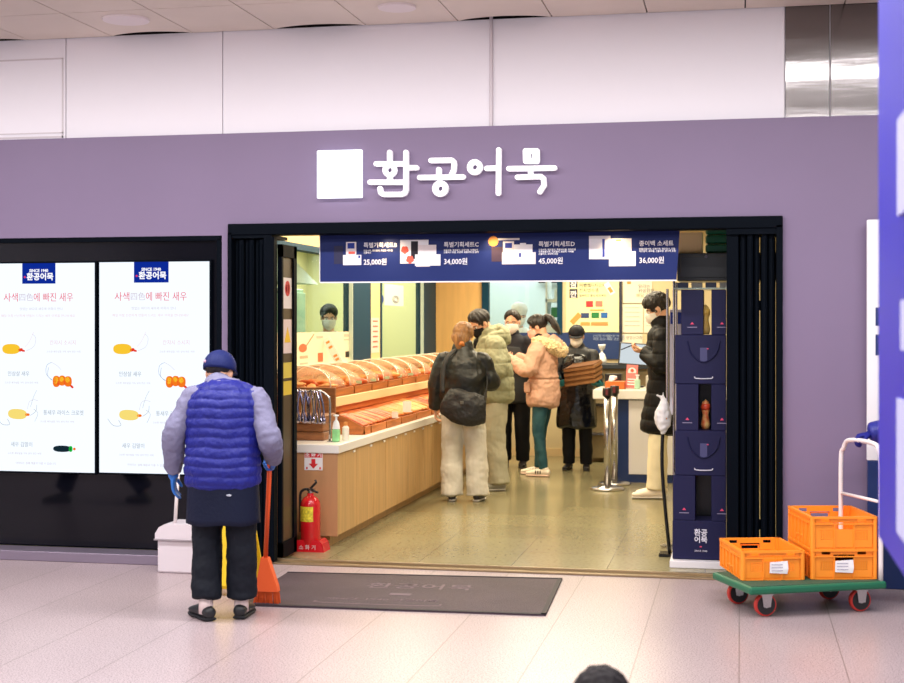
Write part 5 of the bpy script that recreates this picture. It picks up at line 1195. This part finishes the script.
# apron panel wrapped round the back of the hips
b = MB(); g = []
for j in range(9):
    z = (.485-.155*j/8)*h; row = []
    for i in range(19):
        a = math.radians(180-86+172*i/18*(.93)-14); rx, ry = (.126+.006*j/8)*h, (.094+.006*j/8)*h
        row.append(b.b.verts.new(V((rx*math.sin(a)*1., ry*math.cos(a), z+.004*math.sin(i*.8)*j/8))))
    g.append(row)
for r0, r1 in zip(g, g[1:]):
    for i in range(18): b._f([r0[i], r0[i+1], r1[i+1], r1[i]])
o = b.build('apron', mat('apron_navy', (15, 22, 46), .55, bump=.15, bscale=60), c.t, world=False, smooth=True); md = o.modifiers.new('s', 'SOLIDIFY'); md.thickness = .006
b = MB(); b.ell((.075, -.138, .435*h), (.014, .003, .006)); b.build('apron_mark', mat('mark_grey', (170, 175, 190), .5), o, world=False)
# socks and clogs
for k in (1, -1): b = MB(); A = c.an[k]; b.tube([V((A.x, A.y-.004, .035)), V((A.x, A.y-.006, .13))], [.038, .037], 14); b.build('sock', mat('sock_white', (226, 208, 205), .8), c.t, world=False, smooth=True)
c.shoes(mat('clog_black', (26, 28, 32), .45), mat('clog_sole', (34, 34, 38), .6), low=1, sz=1.12)
c.gloves(mat('glove_blue', (40, 112, 200), .45), HB)
cp = c.cap(mat('cap_navy', (26, 36, 92), .6, bump=.2, bscale=80), brim=True, low=14)
b = MB(); q = c.HM @ c.hpt(215, 82, (.103, .121, .109), (0, -.008, .032)); b.ell(tuple(q), (.008, .004, .008)); b.build('cap_mark', mat('mark_pinkish', (210, 170, 190), .5), cp, world=False)

# ---------- 2 woman in black leather jacket from behind
h = 1.56
w2 = Person('woman with brown blonde hair and a black leather jacket seen from behind at the counter', (-2.33, 3.36, 0), math.radians(3), h, bend=1, head=(-10, 12, 6), hoff=(-.01, .02, -.03), shw=.112,
    shz=.78, arms={-1: ((-.148, -.0, .645), (-.16, .03, .50)), 1: ((.15, .03, .655), (.09, .16, .65))}, legs={('k', -1): (-.065, .01, .28), ('k', 1): (.07, .01, .28), ('a', -1): (-.062, -.01, .045), ('a', 1): (.08, 0, .045)})
HB = {-1: ((0, .1, -1), (1, 0, 0), 30), 1: ((-.8, .4, 0), (0, 0, -1), 30)}
w2.body(HB)
def ponyx(bm, M, sc):
    for i in range(9):
        a = -64+16*i; q = w2.hpt(180+a, 96); pts = [M@q, M@(q+V((0, -.012, -.05))), M@(V((.012+.6*q.x*.5, -.105, -.10))), M@V((.02, -.085, -.165))]
        etube(bm, pts, [.02*sc, .021*sc, .02*sc, .014*sc], 8, 3, .8)
w2.hair(Mhair2, vol=1.10, ends= [(0, 50), (40, 66), (62, 100), (90, 112), (120, 122), (180, 128)], extra=ponyx)
b = MB(); b.tube([w2.HM@V((.03, -.115, -.095)), w2.HM@V((.045, -.12, -.085)), w2.HM@V((.055, -.105, -.10))], [.016, .018, .012], 10, 3, 1.); b.build('hair_clip', mat('clip_orange', (196, 120, 60), .4), w2.t, world=False, smooth=True)
def coll(bm, P_=None, z0=.815, z1=.865, r0=(.066, .056), r1=(.05, .05), y=.0):
    p, r = P_.spine([(z0, y, r0[0], r0[1]), (z1, y+.006, r1[0], r1[1])]); etube(bm, p, r, 20, 3, .5, (1, 0, 0))
Mlea = mat('leather_black', (16, 19, 20), .42, bump=.15, bscale=35)
w2.top(Mlea, [(.535, 0, .12, .095), (.57, 0, .132, .10), (.64, 0, .136, .10), (.72, 0, .136, .098), (.775, 0, .115, .082), (.825, 0, .07, .056)], (.042, .046, .05, .047, .038), name='leather_jacket', upto=.95,
    extra=lambda bm: coll(bm, w2, .81, .868, (.07, .06), (.055, .055)), disp=lambda co, n: .012*noise.noise(V((co.x*8, co.y*8, co.z*11)))+.003*noise.noise(co*30))
w2.trousers(mat('trousers_cream', (212, 207, 196), .75, bump=.15, bscale=30), (.066, .064, .060, .060, .063), disp=lambda co, n: .012*noise.noise(V((co.x*10, co.y*10, co.z*9)))+.004*noise.noise(co*30), bottom=.035, pel=(.115, .085), waist=(.10, .08))
w2.shoes(mat('sneaker_dark', (52, 48, 48), .5), mat('sole_pale', (210, 204, 196), .5))
# cross-body bag and strap
t = thing('shoulder_bag', 'slouchy black cross body bag hanging on the leather jacket woman', 'bag', tuple(w2.W((.06, -.2, 1.0))))
bm = bmesh.new(); q = lambda p: w2.W(p)
etube(bm, [q((-.12, -.19, .87)), q((-.02, -.215, .83)), q((.10, -.215, .80)), (q((.20, -.18, .80)))], [(.05, .12), (.055, .145), (.055, .145), (.045, .12)], 20, 4, .5, (0, 1, 0))
link('bag_body', remesh(bm, .007, 2, lambda co, n: .012*noise.noise(co*12)+.004*noise.noise(co*40)), mat('bag_black', (26, 26, 30), .5, bump=.2, bscale=60), t)
b = MB(); b.tube([q((-.15, -.19, .93)), q((-.155, -.15, 1.1)), q((-.13, -.12, 1.22)), q((-.06, -.07, 1.30)), q((-.03, .02, 1.315))], [(.02, .005)]*5, 8, 4, lat=(1, 0, 0)); b.build('strap', mat('strap_black', (20, 20, 24), .5), t, smooth=True); b = MB(); b.tube([q((.20, -.17, .88)), q((.22, -.10, 1.0)), q((.20, .02, 1.12))], [(.02, .005)]*3, 8, 4, lat=(0, 1, 0)); b.build('strap', mat('strap_black', (20, 20, 24), .5), t, smooth=True)
b = MB(); e = q((.03, -.294, .86)); b.box(e.x-.014, e.y-.004, e.z-.012, e.x+.014, e.y+.004, e.z+.012, .003); b.build('metal_badge', mat('badge', (120, 124, 120), .3, metal=.8), t)

# ---------- 3 man in sage puffer jacket
h = 1.69
m3 = Person('man in a sage green hooded puffer jacket and black mask leaning over the display', (-2.22, 4.28, 0), math.radians(118), h, bend=7, head=(12, 36, 0), hoff=(0, .035, -.03), shw=.12,
    arms={1: ((.17, .06, .66), (.06, .19, .64)), -1: ((-.175, .04, .655), (-.10, .18, .645))}, legs={('t', 1): 10, ('t', -1): -5, ('a', -1): (-.085, 0, .045), ('a', 1): (.05, -.02, .045)})
HB = {1: ((-.3, 1, -.2), (0, 0, -1), 35), -1: ((.35, 1, 0), (0, 0, -1), 35)}
m3.body(HB); m3.hair(Mhair, [(0, 60), (40, 66), (62, 84), (90, 94), (120, 108), (180, 118)], vol=1.05)
m3.mask(mat('mask_black', (24, 24, 28), .6))
def hood3(bm):
    coll(bm, m3, .81, .862, (.08, .07), (.066, .062), -.01)
    p, r = m3.spine([(.80, -.085, .085, .035), (.835, -.08, .09, .045), (.87, -.06, .075, .03)]); etube(bm, p, r, 20, 4, .8, (1, 0, 0))
    for k in (1, -1): etube(bm, [m3.B((k*.08, -.05, .835)), m3.B((k*.075, .02, .83)), m3.B((k*.045, .065, .80))], [.03*h, .027*h, .015*h], 12, 4, .8)
Msage = mat('puffer_sage', (152, 152, 124), .55, bump=.15, bscale=40)
m3.top(Msage, [(.475, 0, .125, .095), (.51, 0, .142, .11), (.60, 0, .15, .113), (.70, 0, .15, .11), (.78, 0, .132, .09), (.83, 0, .08, .062)], (.055, .058, .058, .054, .04), name='puffer_jacket', extra=hood3,
    disp=lambda co, n: .014*(abs(math.sin(math.pi*co.z/.13))**.5-1)+.013*noise.noise(V((co.x*8, co.y*8, co.z*13)))+.005*noise.noise(co*35), upto=.93)
b = MB(); q0, q1 = m3.B((0, .07, .72)), m3.B((0, .05, .845)); b.ell(tuple(m3.B((0, .062, .80))), (.055, .04, .06)); b.build('inner_shirt', Mblack, m3.t, world=False, smooth=True)
m3.trousers(mat('trousers_sage', (180, 175, 152), .75, bump=.15, bscale=30), (.062, .06, .056, .056, .058), disp=lambda co, n: .012*noise.noise(V((co.x*9, co.y*9, co.z*8)))+.004*noise.noise(co*30), bottom=.04)
m3.shoes(mat('sneaker_grey', (150, 146, 130), .5), mat('sole_pale', (210, 204, 196)))

# ---------- 4 shop assistant facing us, white mask, dark apron
h = 1.68
a4 = Person('shop assistant in black with a white mask facing the entrance between customers', (-2.36, 6.28, 0), math.radians(176), h, bend=2, head=(0, 14, 0), hoff=(0, .01, -.01),
    arms={1: ((.15, .03, .65), (.06, .17, .68)), -1: ((-.15, .03, .65), (-.05, .19, .69))})
HB = {1: ((-.4, 1, .2), (0, 0, 1), 30), -1: ((.3, 1, .2), (0, 0, 1), 30)}
a4.body(HB); a4.hair(Mhair, [(0, 40), (30, 50), (60, 80), (90, 96), (120, 110), (180, 122)]); a4.mask(Mmaskw)
Mdark = mat('shirt_charcoal', (38, 38, 46), .7, bump=.15, bscale=60)
a4.top(Mdark, [(.50, 0, .108, .08), (.60, 0, .10, .072), (.70, 0, .112, .08), (.79, 0, .108, .068), (.83, 0, .065, .052)], (.047, .045, .04, .036, .03), name='shirt', upto=.9, extra=lambda bm: coll(bm, a4, .81, .855, (.05, .045), (.04, .04)), disp=nz(12, .008))
a4.top(mat('apron_charcoal', (58, 60, 64), .7), [(.42, .012, .11, .08), (.50, .012, .113, .082), (.60, .012, .105, .074), (.70, .012, .10, .08), (.76, .012, .085, .07)], None, name='apron', disp=nz(10, .006))
a4.trousers(Mblack, (.062, .056, .05, .046, .044), disp=nz(12, .008)); a4.shoes(mat('shoe_black', (24, 22, 24), .4))

# ---------- 5 worker with a white cap beyond the back window
h = 1.76
k5 = Person('kitchen worker in a white cap seen through the back window', (-2.62, 8.3, 0), math.radians(205), h, head=(0, 20, 0))
k5.body({}, vox=.008); k5.hair(Mhair, SHORT); k5.mask(Mmaskw)
Mwu = mat('uniform_white', (230, 234, 236), .7)
k5.top(Mwu, [(.45, 0, .115, .085), (.60, 0, .108, .08), (.70, 0, .115, .08), (.79, 0, .108, .068), (.83, 0, .065, .052)], (.048, .046, .042, .038, .034), name='uniform', disp=nz(10, .008), vox=.009)
k5.trousers(Mwu, (.062, .056, .05, .046, .044), vox=.009); k5.shoes(Mwu)
bm = bmesh.new(); hb = MB(); hb.b.free(); hb.b = bm; hb.ell((0, -.015, .075), (.098, .115, .075), k5.HM, 24); hb.ell((0, -.01, .04), (.092, .108, .05), k5.HM, 24)
k5._lk('cap', remesh(bm, .007, 1, nz(25, .006)), Mwu)

# ---------- 6 woman in the peach parka
h = 1.62
p6 = Person('woman with a ponytail in a peach parka with a fur hood, pink mask', (-1.93, 5.50, 0), math.radians(84), h, bend=2, head=(4, 22, 0), hoff=(0, .02, -.01), shw=.11,
    arms={1: ((.14, .06, .67), (.07, .20, .73)), -1: ((-.145, .06, .655), (-.08, .215, .72))}, legs={('a', -1): (-.06, -.015, .045), ('a', 1): (.055, .045, .045), ('k', 1): (.055, .03, .28), ('k', -1): (-.058, .018, .28), ('t', 1): 6, ('t', -1): -4})
HB = {1: ((-.15, 1, .15), (0, .2, 1), 30), -1: ((.15, 1, .1), (0, .2, 1), 30)}
p6.body(HB)
def pony6(bm, M, sc):
    for i in range(5):
        o_ = (i-2)*.012
        etube(bm, [M@V((o_, -.09, .06)), M@V((o_*1.5, -.14, .07)), M@V((o_*2, -.17, .02)), M@V((o_*2, -.185, -.07)), M@V((o_*1.4, -.20, -.15))], [.022*sc, .028*sc, .034*sc, .032*sc, .012*sc], 8, 4, .8)
p6.hair(Mhair, vol=1.07, ends=[(0, 58), (40, 66), (62, 86), (90, 98), (120, 108), (180, 112)], extra=pony6)
b = MB(); b.ell((0, -.112, .066), (.022, .012, .026), p6.HM); b.build('hair_tie', mat('tie_lilac', (196, 186, 200), .6), p6.t, world=False, smooth=True)
p6.mask(mat('mask_pink', (240, 176, 160), .6))
Mpe = mat('parka_peach', (208, 164, 142), .6, bump=.2, bscale=30)
p6.top(Mpe, [(.44, 0, .122, .098), (.48, 0, .130, .106), (.57, 0, .122, .098), (.66, 0, .116, .09), (.74, 0, .12, .092), (.80, 0, .108, .08), (.835, 0, .075, .058)], (.048, .05, .048, .044, .038), name='parka', upto=.93,
    extra=lambda bm: coll(bm, p6, .80, .85, (.075, .065), (.062, .06), -.005), disp=lambda co, n: .012*noise.noise(V((co.x*9, co.y*9, co.z*12)))+.006*noise.noise(co*32)-.012*math.exp(-((co.z-.60*h)/.012)**2))
bm = bmesh.new(); coll(bm, p6, .815, .862, (.055, .05), (.05, .048), .008); p6._lk('scarf', remesh(bm, .006, 1, nz(20, .006), name='scarf'), Mblack)
bm = bmesh.new()
for k in (1, -1): etube(bm, [p6.B((k*.045, .03, .835)), p6.B((k*.085, -.02, .825)), p6.B((k*.075, -.08, .80)), p6.B((k*.03, -.12, .765))], [.022*h, .028*h, .034*h, .032*h], 12, 4, .8)
fur = p6._lk('fur_trim', remesh(bm, .006, 0, lambda co, n: .010+.020*noise.noise(co*75)), mat('fur_tan', (222, 196, 152), .9, var=.25, scale=60, sheen=.5))
bm = bmesh.new(); p, r = p6.spine([(.76, -.085, .06, .03), (.80, -.09, .075, .045), (.835, -.07, .07, .04)]); etube(bm, p, r, 20, 4, .8, (1, 0, 0)); p6._lk('hood', remesh(bm, .007, 2, nz(15, .01)), Mpe)
for k in (1, -1): b = MB(); q = p6.B((k*.10, .075, .555)); b.box(q.x-.05, q.y-.03, q.z-.06, q.x+.05, q.y+.03, q.z+.05, .02, seg=3); b.build('pocket', Mpe, p6.t, world=False, smooth=True)
p6.trousers(mat('jeans_teal', (38, 74, 86), .7, col2=(54, 92, 100), scale=9, bump=.15, bscale=120), (.055, .048, .038, .034, .027), disp=nz(16, .006), bottom=.05)
p6.shoes(mat('sneaker_white', (240, 226, 208), .5), mat('sole_pink', (236, 206, 190), .5), sz=1.06)
for k in (1, -1):
    b = MB(); A = p6.an[k]; R = Matrix.Rotation(p6.ty[k], 3, 'Z')
    for j in range(3): b.box(A.x-.044, A.y+.02+j*.024, .03, A.x+.044, A.y+.031+j*.024, .062+.0*j, .003)
    b.build('shoe_stripe', mat('black_plastic', (22, 22, 26)), p6.t, world=False)

# ---------- 7 worker carrying flattened boxes
h = 1.52
b7 = Person('worker in a black cap and white mask carrying a stack of brown cartons', (-1.66, 6.12, 0), math.radians(178), h, bend=2, head=(0, 14, 0), hoff=(0, .015, -.012), shw=.108,
    arms={1: ((.14, .05, .655), (.11, .19, .605)), -1: ((-.145, .05, .655), (-.17, .19, .60))})
HB = {1: ((-.55, .8, -.1), (-.7, -.3, .3), 30), -1: ((.4, .85, 0), (.2, -.3, .9), 30)}
b7.body(HB); b7.hair(Mhair, SHORT); b7.mask(Mmaskw); b7.cap(mat('cap_black', (26, 26, 32), .6), brim=True, low=2)
b7.top(mat('coat_black', (28, 30, 36), .5, bump=.2, bscale=40), [(.50, 0, .12, .09), (.60, 0, .118, .085), (.70, 0, .125, .088), (.79, 0, .115, .075), (.83, 0, .075, .058)], (.040, .041, .041, .038, .033), name='coat', upto=.92, extra=lambda bm: coll(bm, b7), disp=nz(10, .012))
Mvin = mat('apron_vinyl', (12, 14, 22), .22, bump=.2, bscale=12, coat=.3)
b7.top(Mvin, [(.30, .02, .135, .09), (.38, .02, .138, .10), (.50, .02, .13, .098), (.62, .02, .118, .09), (.72, .02, .115, .088), (.78, .015, .09, .07)], None, name='vinyl_apron', disp=lambda co, n: .014*noise.noise(V((co.x*11, co.y*11, co.z*5)))+.003*noise.noise(co*28))
b7.trousers(Mblack, (.06, .055, .048, .044, .042), disp=nz(12, .008)); b7.shoes(mat('shoe_black', (24, 22, 24)))
b7.gloves(mat('glove_teal', (20, 128, 140), .4), {1: HB[1], -1: HB[-1]})
Mcard = mat('cardboard', (150, 106, 68), .65, var=.08, scale=20)
cc = b7.W((-.10, .36, .955)); rz7 = math.radians(12)
for k in range(4):
    Rm = Matrix.Translation(cc+V((.02, 0, k*.049-.03))) @ Matrix.Rotation(math.radians(-9), 4, 'Y') @ Matrix.Rotation(math.radians(-16), 4, 'Z') @ Matrix.Rotation(math.radians(8), 4, 'X')
    t = thing('flat_carton', 'brown flattened carton in the worker\'s arms, %s of the stack of four' % ('bottom', 'second from the bottom', 'third from the bottom', 'top')[k], 'carton', tuple(Rm.translation), 0, 'flattened cartons')
    b = MB(); b.box(-.165-.004*k, -.12, .0, .165, .12, .034, .006, M=Rm); b.build('carton_body', Mcard, t)
    b = MB(); b.box(-.16, -.123, .034, .16, .12, .044, .003, M=Rm); b.build('carton_flap', mat('cardboard_edge', (112, 72, 40), .7), t)

# ---------- 8 man in long black coat with phone
h = 1.80
m8 = Person('tall man in a long black padded coat and white trousers looking at his phone', (-.645, 3.93, 0), math.radians(92), h, bend=2, head=(0, 26, 0), hoff=(0, .02, -.012), shw=.108,
    arms={1: ((.145, .0, .645), (.055, .105, .715)), -1: ((-.15, .01, .645), (-.045, .10, .71))}, legs={('k', -1): (-.055, .035, .28), ('k', 1): (.055, .03, .28), ('a', -1): (-.05, .045, .045), ('a', 1): (.045, .03, .045), ('t', -1): 3, ('t', 1): -4})
HB = {1: ((-.35, 1, .1), (-.3, 0, 1), 40), -1: ((.35, 1, .12), (.3, 0, 1), 40)}
m8.body(HB); m8.hair(Mhair, [(0, 68), (40, 74), (62, 88), (90, 98), (120, 112), (180, 120)], vol=1.10, rt=.017, jit=9, disp=.006); m8.mask(Mmaskw)
m8.top(mat('coat_padded', (13, 13, 18), .55, bump=.15, bscale=50), [(.325, .02, .118, .10), (.36, .018, .122, .102), (.46, .008, .12, .094), (.57, 0, .112, .083), (.66, 0, .106, .082), (.74, 0, .115, .085), (.80, 0, .108, .075), (.835, 0, .072, .056)], (.047, .048, .047, .044, .036), name='padded_coat', upto=.93,
    extra=lambda bm: coll(bm, m8, .81, .87, (.062, .058), (.052, .052)), disp=lambda co, n: .009*(abs(math.sin(math.pi*co.z/.115))**.5-1)+.008*noise.noise(V((co.x*10, co.y*10, co.z*12))))
m8.trousers(mat('trousers_white', (240, 228, 196), .7, bump=.1, bscale=40), (.046, .043, .043, .043, .042), disp=nz(14, .006), bottom=.05, pel=(.085, .065), waist=(.08, .06))
m8.shoes(mat('sneaker_white', (240, 226, 208)), mat('sole_pale', (210, 204, 196)), sz=1.05)
wp = m8.wr[1].lerp(m8.wr[-1], .5)
t = thing('mobile_phone', 'black mobile phone held up by the man in the long coat', 'phone', tuple(m8.W(wp+V((0, .12, .03)))))
Rm = Matrix.Translation(m8.W(wp+V((0, .125, .035)))) @ Matrix.Rotation(math.radians(92), 4, 'Z') @ Matrix.Rotation(math.radians(-22), 4, 'X')
b = MB(); b.box(-.036, -.075, 0, .036, .075, .009, .003, M=Rm); b.build('phone_case', mat('black_gloss', (20, 20, 22), .2), t)
b = MB(); b.box(-.032, -.07, .009, .032, .07, .0095, M=Rm); b.build('phone_screen', glow('phone_light', (150, 170, 190), .6), t)

# ---------- 9 worker in the side kitchen
h = 1.72
k9 = Person('kitchen worker in a mask seen through the side window behind the cream strip', (-4.2, 5.6, 0), math.radians(200), h, head=(0, 16, 0))
k9.body({}, vox=.008); k9.hair(Mhair, SHORT, vol=1.06); k9.mask(Mmaskw)
k9.top(Mwu, [(.45, 0, .115, .085), (.60, 0, .108, .08), (.70, 0, .115, .08), (.79, 0, .108, .068), (.83, 0, .065, .052)], (.048, .046, .042, .038, .034), name='uniform', disp=nz(10, .008), vox=.009)
k9.trousers(Mblack, (.062, .056, .05, .046, .044), vox=.009); k9.shoes(mat('shoe_black', (24, 22, 24)))

# ---------- 10 person at the cart handle, behind the blue board
h = 1.62
hd = V((.70, -.55, .885))
p10 = Person('person in a blue jacket gripping the cart handle behind the blue board', (1.12, -.62, 0), math.radians(60), h, bend=3, arms={1: ((.13, .06, .66), (.07, .17, .56)), -1: ((-.15, .06, .66), (-.12, .16, .56))})
gl_ = p10.loc(P(872, 434, -.50)); p10.wr[1] = gl_*1.0; p10.el[1] = (p10.sh[1].lerp(p10.wr[1], .5)+V((.05, -.08, -.12)))
gl2 = p10.loc((.80, -.80, .90)); p10.wr[-1] = gl2; p10.el[-1] = p10.sh[-1].lerp(gl2, .5)+V((-.05, -.06, -.10))
dv = (p10.wr[1]-p10.el[1]).normalized(); dv2 = (p10.wr[-1]-p10.el[-1]).normalized()
HB = {1: (tuple(dv), (0, 0, -1), 45), -1: (tuple(dv2), (0, 0, -1), 45)}
p10.body(HB); p10.hair(Mhair, SHORT)
p10.top(mat('jacket_blue', (34, 40, 132), .5, bump=.2, bscale=40), [(.47, 0, .13, .10), (.60, 0, .125, .095), (.70, 0, .13, .095), (.79, 0, .118, .08), (.83, 0, .075, .058)], (.056, .056, .052, .046, .038), name='jacket', extra=lambda bm: coll(bm, p10), disp=nz(11, .013))
p10.trousers(Mblack, (.062, .056, .05, .046, .044), disp=nz(12, .008)); p10.shoes(mat('shoe_black', (24, 22, 24)))
p10.gloves(mat('glove_dark_blue', (30, 34, 120), .6), HB)

# ---------- 11 small child in the foreground, only the top of the head shows
q = F(600, 683, .0)
Zc = 3.3
u = (601-452)/FPX
loc11 = CP + V((-_s+u*_c, _c+u*_s, 0))*Zc
ztop = HC-(671.5-324)/FPX*Zc
p11 = Person('small child at the bottom edge of whom only the dark hair shows', (loc11.x, loc11.y, 0), math.radians(10), ztop*1.0, head=(0, 4, 0))
p11.HM = Matrix.Translation((0, .0, ztop-.095)) @ Matrix.Scale(.80, 4)
p11.body({}, vox=.007); p11.hair(mat('hair_child', (20, 13, 16), .6), SHORT, vol=1.0, disp=.004)
p11.top(mat('jacket_maroon', (90, 40, 50), .6), [(.42, 0, .15, .12), (.60, 0, .15, .12), (.70, 0, .145, .11), (.76, 0, .09, .08)], (.06, .06, .055, .05, .045), name='jacket', disp=nz(14, .01))
p11.trousers(Mblack, (.07, .065, .06, .055, .05)); p11.shoes(mat('shoe_black', (24, 22, 24)))

# ---------- 12 passer-by left of the view, seen only mirrored in the black glass
h = 1.72
p12 = Person('passer-by in dark clothes striding left past the black window, mirrored in it', (-5.3, -2.55, 0), math.radians(95), h, bend=3,
    legs={('k', 1): (.05, .10, .29), ('a', 1): (.05, .19, .055), ('k', -1): (-.05, -.02, .28), ('a', -1): (-.05, -.20, .075)})
HB = {1: ((0, .1, -1), (-1, 0, 0), 30), -1: ((0, .1, -1), (1, 0, 0), 30)}
p12.body(HB, vox=.008); p12.hair(Mhair, SHORT)
p12.top(mat('coat_grey', (70, 70, 82), .6), [(.40, 0, .118, .09), (.60, 0, .108, .08), (.70, 0, .115, .08), (.79, 0, .108, .068), (.83, 0, .065, .052)], (.048, .046, .042, .038, .034), name='coat', disp=nz(10, .01), vox=.009, extra=lambda bm: coll(bm, p12))
p12.trousers(Mblack, (.062, .056, .05, .046, .044), vox=.009, bottom=.07); p12.shoes(mat('sneaker_grey', (150, 146, 130)))
